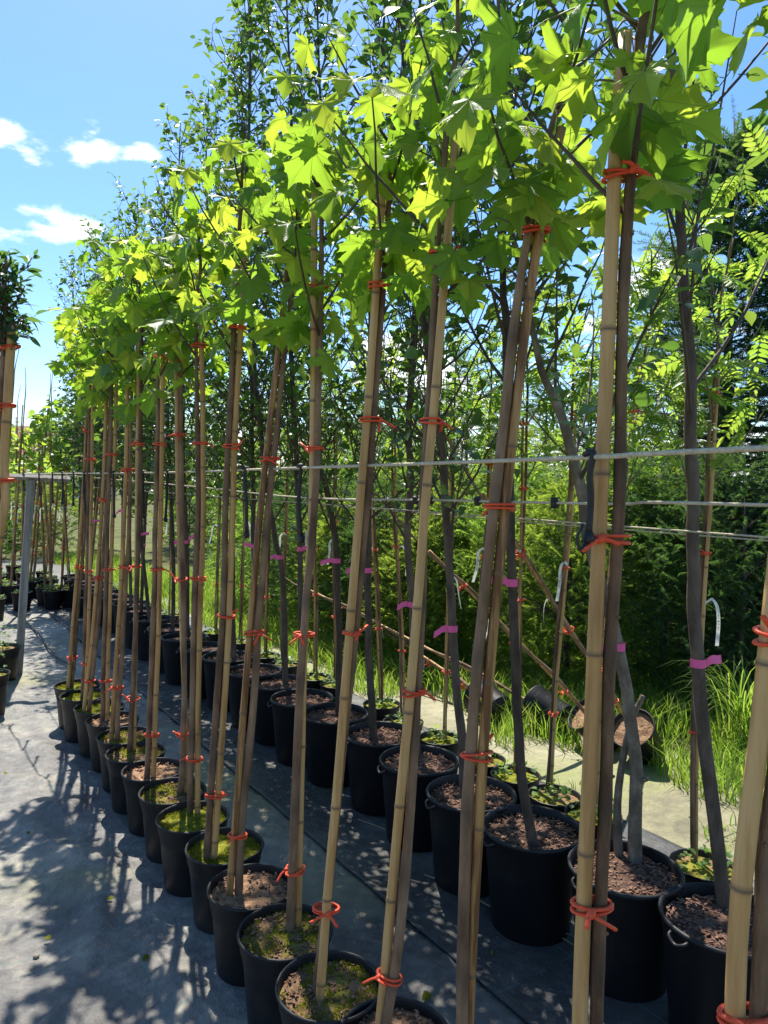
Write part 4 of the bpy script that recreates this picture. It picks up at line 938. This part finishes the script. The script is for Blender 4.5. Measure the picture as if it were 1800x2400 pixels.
def rope(label, pts, r, n=90, mat='rope', name='rope', sag=0):
    P = spline(pts, n); base = P[0].copy(); b = MB(); b.tube([p - base for p in P], r, 7); o = obj(name, b.mesh(name), mat, loc=tuple(map(float, base))); o['label'] = label; o['category'] = 'rope'; return P
RA = rope('thick pale rope running in front of the bamboo stakes to the grey post', [np.array([*(st(-1.2, .955)[:2]), 1.70]), yp(1800, 1050, .95), yp(1400, 1071, 1.185), yp(1010, 1086, 1.66), yp(694, 1097, 2.22), yp(350, 1108, 3.6), np.array([*(pt[:2] + VV * -.05), pt[2] + .05])], .0042)
RB = rope('thin pale rope clipped to the bamboo stakes on their far side', [np.array([*(st(-1.2, 1.06)[:2]), 1.60]), yp(1800, 1184, 1.02), yp(1430, 1181, 1.32), yp(1010, 1172, 1.78), yp(694, 1165, 2.34), yp(430, 1138, 3.5), np.array([*(pt[:2] + VV * .27), pt[2] + .045])], .0028)
RC = rope('thin pale rope stretched along the large black pots', [st(-1.5, 1.86, 1.50), st(.6, 1.9, 1.50), st(2.5, 1.92, 1.51), st(5, 1.93, 1.52), st(11, 1.93, 1.55)], .003)
RD = rope('thin pale rope stretched along the slim rowans', [st(-1.5, 2.36, 1.47), st(.8, 2.38, 1.46), st(3, 2.4, 1.47), st(6, 2.41, 1.5), st(11, 2.42, 1.53)], .003)
def strap(q, L, seed):
    g_ = random.Random(seed); root = thing('strap', q, f'black rubber strap hanging from the thick pale rope, {ORD[14 - seed]} from the timber post', 'strap', 'rubber tie straps on the front rope')
    b = MB(); pts = [np.array(p) for p in ((0, .004, .012), (.004, -.012, .006), (0, -.008, -.03), (g_.uniform(-.006, .006), -.004, -L * .5), (g_.uniform(-.012, .008), 0, -L))]
    P = spline(pts, 16); b.tube(P, [.006, .007] + [.0062] * 13 + [.007], 7, flat=.5); obj('band', b.mesh('band'), 'rubber', root)
    b = MB(); b.tube([(-.008, 0, .004), (-.003, -.008, .008), (.004, -.008, .008), (.009, 0, .004)], .0045, 6); obj('hook', b.mesh('hook'), 'rubber', root)
    b = MB(); e = P[-1]; b.tube([e + np.array([0, 0, .012]), e, e + np.array([.003, 0, -.012])], [.007, .012, .006], 7); obj('buckle', b.mesh('buckle'), 'rubber', root)
    if seed == 0:
        b = MB(); b.tube(spline([e, e + np.array([-.012, -.01, -.02]), e + np.array([-.022, -.01, .0]), e + np.array([-.012, -.012, .025])], 10), .006, 6, flat=.5); obj('loose_end', b.mesh('loose_end'), 'rubber', root)
def on_rope(P, px):
    x, y, z = proj(np.array(P)); k = int(np.argmin(np.abs(x - px) + (z < .3) * 1e6)); return P[k] + (P[min(k + 1, len(P) - 1)] - P[k]) * 0
RAd = spline([RA[i] for i in range(0, 90)], 1200); RBd = spline([RB[i] for i in range(0, 90)], 1200)
for k, (px, L) in enumerate(((1381, .135), (704, .215), (575, .23), (473, .23), (393, .22), (337, .22), (266, .24), (238, .24), (199, .24), (173, .2), (147, .2), (124, .2), (93, .15), (56, .13), (39, .13))):
    strap(on_rope(RAd, px), L, k)
for k, px in enumerate((1418 + 28, 1300, 1195, 1180 - 60, 1010, 975, 848, 727, 617, 545, 482, 425, 385, 335, 290)):
    q = on_rope(RBd, px); root = thing('clip', q, f'small black clip on the thin rope, {ORD[14 - k]} from the timber post', 'clip', 'black clips on the thin rope')
    b = MB(); b.lathe([(.0, -.011), (.0065, -.011), (.008, -.004), (.008, .004), (.0065, .011), (.0, .011)], 10); o = obj('body', b.mesh('body'), 'rubber', root)
    b = MB(); b.tube(spline([(-.008, -.003, .004), (-.003, -.008, .006), (.004, -.008, .003), (.008, -.002, -.004)], 8), .003, 6); obj('jaw', b.mesh('jaw'), 'rubber', root)

# ------------------------------------------------------------------ hedge of potted conifers and shrubs behind
def spray(seed, n=9, w=.09, l=.34):
    r = random.Random(seed); V, Fc = [], []
    for i in range(n):
        t = .1 + .85 * i / n
        for sd in (-1, 1):
            k = len(V); a = r.uniform(.5, 1.0); ll = l * (1.1 - .75 * t) * r.uniform(.8, 1.2); z = -.18 * t * t
            tip = (sd * ll * math.sin(a), t + ll * math.cos(a), z - r.uniform(-.05, .14)); V += [(0, t - w * .4, z), (sd * w * .5, t + w, z + .02), tip]; Fc.append((k, k + 1, k + 2))
    k = len(V); V += [(-.012, 0, 0), (.012, 0, 0), (0, 1.02, -.2)]; Fc.append((k, k + 1, k + 2))
    return np.array(V), np.array(Fc)
SPRAY = [spray(k) for k in range(4)]
FINE = [spray(10 + k, 14, .05, .2) for k in range(4)]
def shrub(label, c, h, rad, mat, seed, n, temps=SPRAY, size=.13, name='conifer_shrub', group='conifer shrubs behind the rows', shape='egg'):
    root = thing(name, c, label, 'shrub', group); g_ = np.random.default_rng(seed); pl = []; bm = MB()
    bm.tube([(0, 0, -.02), (.02, .01, h * .5), (0, 0, h * .9)], [.03, .02, .006], 7)
    for k in range(26):
        z = h * g_.uniform(.08, .8); a = g_.random() * 6.28; rr = rad * (1 - z / h) * .9 + .05; bm.tube([(0, 0, z), (math.cos(a) * rr * .6, math.sin(a) * rr * .6, z + rr * .35), (math.cos(a) * rr, math.sin(a) * rr, z + rr * .5)], [.009, .006, .002], 4, caps=False)
    obj('trunk', bm.mesh('trunk'), 'twig', root)
    for _ in range(n):
        f = g_.random() ** .85; a = g_.random() * 6.283; pr = (math.sin(math.pi * min(1, .18 + f * .82)) ** .6 if shape == 'egg' else (1 - f) ** .75 + .03); lump = 1 + .28 * noise.noise(Vector((math.cos(a) * 1.6, math.sin(a) * 1.6, f * 4 + seed)))
        R_ = rad * pr * lump; rr = R_ * (1 - .65 * g_.random() ** 2.0); p = np.array([math.cos(a) * rr, math.sin(a) * rr, .04 + f * h * lump])
        out = np.array([math.cos(a), math.sin(a), g_.uniform(-.3, .9)]); ax = unit(out + g_.normal(0, .35, 3)); up = unit(np.array([0, 0, 1.]) + g_.normal(0, .6, 3)); pl.append((p, frame(ax, up), size * g_.uniform(.6, 1.25)))
    V, Fc = scatter(temps, pl); obj('crown', np_mesh('crown', V, Fc), mat, root, kind='stuff')
SH = [ # px, distance, height, radius, material, label
 (1745, 5.6, 1.75, .75, 'cypress_dark', 'dark green feathery conifer shrub at the right beside the tall spruce'),
 (1560, 5.9, 1.6, .6, 'cypress_dark', 'dark conifer shrub behind the toppled tilted pot'),
 (1450, 6.3, 1.75, .62, 'cypress_green', 'mid green feathery shrub behind the gnarled tree'),
 (1335, 6.0, 1.62, .6, 'cypress_gold', 'yellow-green feathery shrub behind the thick bamboo pair'),
 (1215, 6.6, 1.75, .68, 'cypress_green', 'bright green bushy conifer shrub behind the toppled saplings'),
 (1085, 6.9, 1.6, .62, 'cypress_gold', 'golden conifer shrub behind the overturned pots'),
 (990, 6.6, 1.25, .5, 'cypress_gold', 'low golden cypress beside the lying sapling stems'),
 (905, 7.2, 1.55, .6, 'cypress_dark', 'dark rounded conifer shrub between the golden ones'),
 (815, 7.6, 1.4, .58, 'cypress_gold', 'golden feathery conifer at the far end of the lying sapling'),
 (735, 8.2, 1.6, .65, 'cypress_dark', 'dark conifer shrub next to the bright grass'),
 (640, 9.2, 1.35, .7, 'cypress_green', 'light green feathery shrub beyond the bright grass strip'),
]
for k, (x, Y, h, r_, ma, lab) in enumerate(SH):
    p = yp(x, 1200, Y); shrub(lab, (p[0], p[1], 0), h, r_, ma, 40 + k, 1900, SPRAY if k % 3 else FINE, .15 if k % 3 else .17, group=None)
kk = 0
for row, (t, s0, n, h) in enumerate(((7.6, 1.2, 10, 1.9), (9.2, 2.0, 11, 2.1), (5.9, 6.6, 10, 2.3))):
    for k in range(n):
        s = s0 + k * 1.15 + .3 * math.sin(k * 7 + row); c = st(s, t + .25 * math.sin(k * 3.1)); kk += 1
        shrub('loose green conifer shrub in the hedge rows at the back', c, h * (1 + .18 * math.sin(k * 2.3 + row)), .72, ('cypress_green', 'cypress_dark', 'cypress_green', 'cypress_gold')[(k + row) % 4], 90 + kk, 700, SPRAY, .24, group='conifer shrubs in the back rows')

for k in range(12):
    c = st(16.6 + .5 * math.sin(k * 2.1), -4.5 + k * .68); shrub('leafy green shrub in the row closing off the small staked trees', c, 1.5 + .35 * math.sin(k * 1.7), .6, ('cypress_green', 'cypress_dark', 'cypress_gold')[k % 3], 200 + k, 500, SPRAY, .24, group='shrubs closing off the small trees')
def needle_twig(seed, n=17, bend=.15, nl=.17):
    r = random.Random(seed); V, Fc = [], []
    for i in range(n):
        t = i / n
        for sd in (-1, 1):
            k = len(V); a = r.uniform(.55, 1.0); L = nl * r.uniform(.8, 1.15) * (1 - .35 * t); z = -bend * t * t; V += [(0, t, z), (0, t + .05, z + .01), (sd * L * math.sin(a), t + L * math.cos(a), z + r.uniform(-.03, .07))]; Fc.append((k, k + 1, k + 2))
    k = len(V); V += [(-.012, 0, 0), (.012, 0, 0), (0, 1, -bend)]; Fc.append((k, k + 1, k + 2)); return np.array(V), np.array(Fc)
NEED = [needle_twig(k) for k in range(4)]
def spruce(label, c, h, rad, seed, whorls, per, tw, size, group=None, zlow=.25, mat='needle'):
    root = thing('spruce_tree', c, label, 'tree', group); g_ = np.random.default_rng(seed); bm = MB(); pl = []
    bm.tube([(0, 0, -.05), (.02, 0, h * .5), (0, 0, h)], [h * .014, h * .009, .006], 8); obj('trunk', bm.mesh('trunk'), 'darkbark', root); bb = MB()
    for w in range(whorls):
        f = w / whorls; z = zlow + (h - zlow - .25) * f
        for k in range(per):
            a = 6.283 * k / per + g_.normal(0, .22) + w * .7; L = rad * (1 - f) ** .85 * g_.uniform(.75, 1.12) + .12; el = math.radians(g_.uniform(-8, 12) + 32 * f); d = np.array([math.cos(a) * math.cos(el), math.sin(a) * math.cos(el), math.sin(el)]); p = np.array([0, 0, z + g_.uniform(-.08, .08)]); pts = [p]
            for q in range(5): d = unit(d + np.array([0, 0, .03 if q > 2 else -.05])); pts.append(pts[-1] + d * L / 5)
            bb.tube(pts, list(np.linspace(.004 + .008 * L, .002, 6)), 4, caps=False)
            for q in range(tw):
                t = .15 + .85 * (q + g_.random()) / tw; x = t * 5; i = min(4, int(x)); pos = pts[i] + (pts[i + 1] - pts[i]) * (x - i); dd = unit(pts[i + 1] - pts[i]); sd = unit(np.cross(dd, [0, 0, 1.])) * (1 if q % 2 else -1)
                ax = unit(dd * .75 + sd * g_.uniform(.4, .9) + np.array([0, 0, g_.uniform(-.28, .18)])); pl.append((pos, frame(ax, unit(np.array([0, 0, 1.]) + g_.normal(0, .3, 3))), size * g_.uniform(.7, 1.2) * (.6 + .6 * (1 - abs(t - .5)))))
            pl.append((pts[-1], frame(unit(pts[-1] - pts[-2]), np.array([0, 0, 1.])), size))
    pl.append((np.array([0, 0, h - .1]), frame(np.array([0, 0, 1.]), np.array([1., 0, 0])), size))
    obj('limbs', bb.mesh('limbs'), 'twig', root); V, Fc = scatter(NEED, pl); obj('needles', np_mesh('needles', V, Fc), mat, root, kind='stuff')
p = yp(1690, 1200, 7.3); spruce('tall blue-green spruce towering behind the shrubs', (p[0], p[1], 0), 5.3, 1.8, 1, 28, 9, 15, .33)
p = yp(1905, 1200, 6.6); spruce('broad spruce with layered boughs by the dark shrub', (p[0], p[1], 0), 4.8, 1.4, 2, 27, 9, 15, .29)
p = yp(1585, 1200, 10.5); spruce('slimmer spruce standing behind the tall one', (p[0], p[1], 0), 5.0, 1.2, 3, 24, 8, 11, .34)
for k, (x, Y, h) in enumerate(((1380, 17, 4.2), (1275, 24, 5.6), (1180, 21, 4.4), (1090, 26, 6.4), (1000, 24, 5.2), (930, 30, 6.3), (860, 27, 4.8), (760, 32, 5.6), (1460, 20, 4.9))):
    p = yp(x, 1150, Y); spruce('distant conifer rising over the hedge rows', (p[0], p[1], 0), h, h * .24, 10 + k, 18, 6, 6, .55, group='distant conifers', zlow=.4)

# far left: leafy trees behind the small staked block, house and wires
for k, (x, Y, h) in enumerate(((60, 19, 2.75), (150, 17, 3.0), (235, 18, 3.0), (320, 16, 2.8), (20, 24, 2.9), (110, 25, 3.2), (420, 19, 3.0), (520, 22, 3.0))):
    p = yp(x, 1150, Y); c = np.array([p[0], p[1], 0.0]); root = thing('bushy_tree', c, 'bright green broad-leaved bushy tree far behind the small staked trees', 'tree', 'broad-leaved trees at the back')
    tm, TP, TR = trunk_mesh([c, c + np.array([.03, 0, h * .5]), c + np.array([0, 0, h])], [.04, .03, .008], c, k, 20, 7, bud=False); obj('trunk', tm, 'bark', root)
    crown(root, c, TP, TR, 700 + k, .5, h - .1, 22, 1.2, 'heart_leaf', HEART, 'catalpa' if k % 2 == 0 else 'birch', .17, leaf_gap=.11, limit=60, twigs=4, topscale=.5)
g_ = np.random.default_rng(77); pl = []; bb = MB()
for k in range(46):
    x = -75 + k * 3.3 + g_.uniform(-1, 1); y = 84 + g_.uniform(-6, 6); h = g_.uniform(4.6, 7.6) if k > 12 else g_.uniform(3.0, 4.6); bb.tube([(x, y, 0), (x + .2, y, h * .7)], [.2, .08], 6)
    for _ in range(170):
        a, b_ = g_.random() * 6.283, g_.random(); rr = 2.4 * math.sin(math.pi * (.12 + .85 * b_)) ** .6 * math.sqrt(g_.random()); pl.append((np.array([x + math.cos(a) * rr, y + math.sin(a) * rr, .3 + b_ * h]), frame(unit(g_.normal(0, 1, 3)), np.array([0, 0, 1.])), g_.uniform(.7, 1.2)))
V, Fc = scatter(BIRCH_LO, pl); o = obj('woodland', np_mesh('woodland', V, Fc), 'birch', kind='stuff'); o['label'] = 'far-off belt of green woodland along the horizon'; o['category'] = 'woodland'
obj('stems', bb.mesh('stems'), 'darkbark', o)
hx = yp(95, 1118, 62); c = np.array([hx[0], hx[1], 0.0]); root = thing('house', c, 'distant house with reddish clay roof beyond the nursery rows', 'house')
b = MB(); b.box((0, 0, 1.7), (5, 4, 1.7)); b.add([(-5, -4.0, 3.4), (5, -4.0, 3.4), (5, 4.0, 3.4), (-5, 4.0, 3.4), (-5, 0, 6.0), (5, 0, 6.0)], [(0, 4, 3), (1, 2, 5)]); obj('wall', b.mesh('wall', False), 'plaster', root)
rf = MB()
for sg in (-1, 1): rf.add([(-5.5, sg * 4.6, 3.1), (5.5, sg * 4.6, 3.1), (5.5, 0, 6.12), (-5.5, 0, 6.12), (-5.5, sg * 4.6, 2.95), (5.5, sg * 4.6, 2.95), (5.5, 0, 5.97), (-5.5, 0, 5.97)], [(0, 1, 2, 3), (7, 6, 5, 4), (0, 4, 5, 1), (1, 5, 6, 2), (3, 7, 4, 0)])
r_o = obj('roof', rf.mesh('roof', False), 'roof', root); b = MB(); b.box((2, .8, 6.1), (.35, .35, .6)); obj('chimney', b.mesh('chimney', False), 'roof', r_o)
for x in (-3, 0, 3):
    b = MB(); b.box((x, -4.02, 1.9), (.6, .05, .7)); w = obj('window', b.mesh('window', False), 'glass_dark', root)
wy = 58; xs = (-48, -6)
for k, z in enumerate((5.4, 6.1, 6.75)):
    P = [np.array([xs[0] + (xs[1] - xs[0]) * f, wy + 8 * f, z + .9 * (f - .5) ** 2]) for f in np.linspace(0, 1, 24)]
    rope(['lowest', 'middle', 'topmost'][k] + ' power line strung above the distant house', P, .016, 24, 'wire', 'power_line')
for x, y in ((xs[0], wy), (xs[1], wy + 8)):
    root = thing('utility_pole', (x, y, 0), 'wooden utility pole carrying the power lines', 'pole', 'utility poles'); b = MB(); b.tube([(0, 0, 0), (0, 0, 7.4)], [.14, .10], 10); obj('pole', b.mesh('pole'), 'greywood', root)
    b = MB()
    for z in (5.62, 6.32, 6.97): b.tube([(-.02, -.16, z), (-.02, .02, z)], .05, 8)
    obj('insulator', b.mesh('insulator'), 'plaster', root)

# ------------------------------------------------------------------ grass and ground clutter
def grass(name, n, region, hmin, hmax, seed, label, dens=None):
    g_ = np.random.default_rng(seed); t0, t1, s0, s1 = region; T = g_.uniform(t0, t1, n); S = g_.uniform(s0, s1, n)
    if dens is not None:
        k = np.array([noise.noise(Vector((a * 1.7, b * 1.7, seed))) > dens(a, b) for a, b in zip(T, S)]); T, S = T[k], S[k]; n = len(T)
    x = UU[0] * S + VV[0] * T; y = UU[1] * S + VV[1] * T; h = g_.uniform(hmin, hmax, n); az = g_.random(n) * 6.283; w = .0028 + .0022 * g_.random(n); bend = g_.uniform(.15, .9, n) * h; ba = g_.random(n) * 6.283
    c_ = np.column_stack([x, y, np.full(n, -.02)]); d = np.column_stack([np.cos(az), np.sin(az), 0 * az]) * w[:, None]; bd = np.column_stack([np.cos(ba), np.sin(ba), 0 * ba]) * bend[:, None]; up = np.column_stack([0 * h, 0 * h, h])
    m1 = c_ + up * .55 + bd * .25; tip = c_ + up * .95 + bd
    V = np.stack([c_ - d, c_ + d, m1 + d * .8, m1 - d * .8, tip], 1).reshape(-1, 3); i = np.arange(n) * 5; Fc = np.concatenate([np.column_stack([i, i + 1, i + 2]), np.column_stack([i, i + 2, i + 3]), np.column_stack([i + 3, i + 2, i + 4])])
    o = obj(name, np_mesh(name, V, Fc), 'grass', kind='stuff'); o['label'] = label; o['category'] = 'grass'
grass('grass', 62000, (3.15, 6.3, -1, 12), .08, .30, 5, 'bright green grass growing along the path edge', lambda t, s: .5 if (s < 2.9 and t < 3.62 + .1 * math.sin(s * 5)) else .1 - .45 * min(1, (t - 3.15) / .6) - .1 * (s > 3.0))
grass('grass', 26000, (2.6, 3.9, 4.5, 16), .05, .22, 6, 'sunlit grass strip between the pot rows and the shrubs', lambda t, s: .05 - .02 * (s - 4.5))
grass('grass', 6000, (2.75, 3.75, -1, 4.5), .02, .12, 8, 'sparse tufts of grass in the silted path', lambda t, s: .22)
# ornamental grass clump at the right edge
c = gp(1740, 1760); c[2] = 0; root = thing('grass_clump', c, 'arching clump of tall ornamental grass by the dark shrub', 'plant'); g_ = np.random.default_rng(3); b = MB()
for k in range(90):
    a = g_.random() * 6.283; L = g_.uniform(.6, 1.15); r_ = g_.uniform(.25, .6); o_ = np.array([g_.normal(0, .05), g_.normal(0, .05), 0]); dr = np.array([math.cos(a), math.sin(a), 0]); tn = np.array([-math.sin(a), math.cos(a), 0]); pts = [o_ + dr * r_ * f ** 1.6 + np.array([0, 0, L * (f - .55 * f ** 3)]) for f in np.linspace(0, 1, 8)]
    vs = []
    for f, q in zip(np.linspace(0, 1, 8), pts): vs += [tuple(q - tn * .005 * (1 - f ** 2)), tuple(q + tn * .005 * (1 - f ** 2))]
    b.add(vs, [(2 * i, 2 * i + 1, 2 * i + 3, 2 * i + 2) for i in range(7)])
obj('blades', b.mesh('blades'), 'grass', root, kind='stuff')
# bits on the ground cover
def bit(name, me, mat, p, label, cat, group=None, rot=(0, 0, 0), sc=1):
    o = obj(name, me, mat, loc=tuple(map(float, p))); o['label'] = label; o['category'] = cat; o.rotation_euler = rot; o.scale = (sc, sc, sc)
    if group: o['group'] = group
    return o
FL = []
for k in range(3):
    V, Fc = ovate(80 + k, .8, .25, .5, .3); me = np_mesh('fallen_leaf', V, Fc, True); me.materials.append(M['maple'] if k < 2 else M['straw'])
    if k < 2: me.materials.clear(); me.materials.append(M['moss'])
    FL.append(me)
for k, (x, y) in enumerate(((10, 1815), (265, 2108), (235, 2010), (972, 2003), (1148, 2228), (1140, 2255), (1065, 2240), (120, 2200), (430, 2290), (60, 1950), (350, 2240), (590, 2330), (1010, 2330), (180, 1900))):
    p = gp(x, y, .012); bit('fallen_leaf', FL[k % 3], None, p, 'small fallen leaf on the woven ground cover', 'leaf', 'fallen leaves on the ground cover', (rnd.uniform(-.3, .3), rnd.uniform(-.3, .3), rnd.uniform(0, 6)), rnd.uniform(.025, .045))
def pebble(seed):
    b = MB(); r = random.Random(seed); b.lathe([(.0, -.6), (.6, -.45), (1, 0), (.75, .5), (.35, .72), (.0, .75)], 12); b.v = [tuple(np.array(v) * (1 + .25 * noise.noise(Vector(v) * 1.3 + Vector((seed, 0, 0))))) for v in b.v]; return b.mesh('stone')
for k, (x, y, s) in enumerate(((85, 2242, .011), (1160, 2128, .014), (20, 2075, .006), (520, 2370, .006), (200, 2330, .005))):
    bit('stone', pebble(k), 'stone', gp(x, y, .007), ['brown pebble lying alone on the grey ground cover', 'pale stone between the rows of pots', 'tiny grey pebble near the open cover', 'tiny pebble at the foot of the front pots', 'tiny dark pebble on the ground cover'][k], 'stone', rot=(0, 0, k), sc=s)
def cord(label, px, r, mat, name, z=.016):
    P = [gp(x, y, z) for x, y in px]; o = rope(label, P, r, 40, mat, name)
cord('crumpled white string on the ground between the rows', [(795, 1858), (815, 1866), (838, 1868), (850, 1880), (872, 1884), (886, 1890)], .0022, 'string', 'string', .012)
cord('long dry reed lying across the ground cover', [(995, 2050), (1075, 2080), (1150, 2125), (1260, 2165), (1345, 2215)], .0028, 'straw', 'dry_reed', .02)
cord('thin dry straw beside the long reed', [(1170, 2130), (1230, 2150), (1345, 2195)], .0022, 'straw', 'dry_reed', .03)
cord('short dry straw on the cover between the rows', [(838, 1920), (880, 1935), (905, 1945)], .0022, 'straw', 'dry_reed', .012)
cord('black irrigation hose snaking past the post', [(30, 1430), (85, 1480), (115, 1520), (140, 1545), (175, 1562)], .009, 'rubber', 'hose', .028)
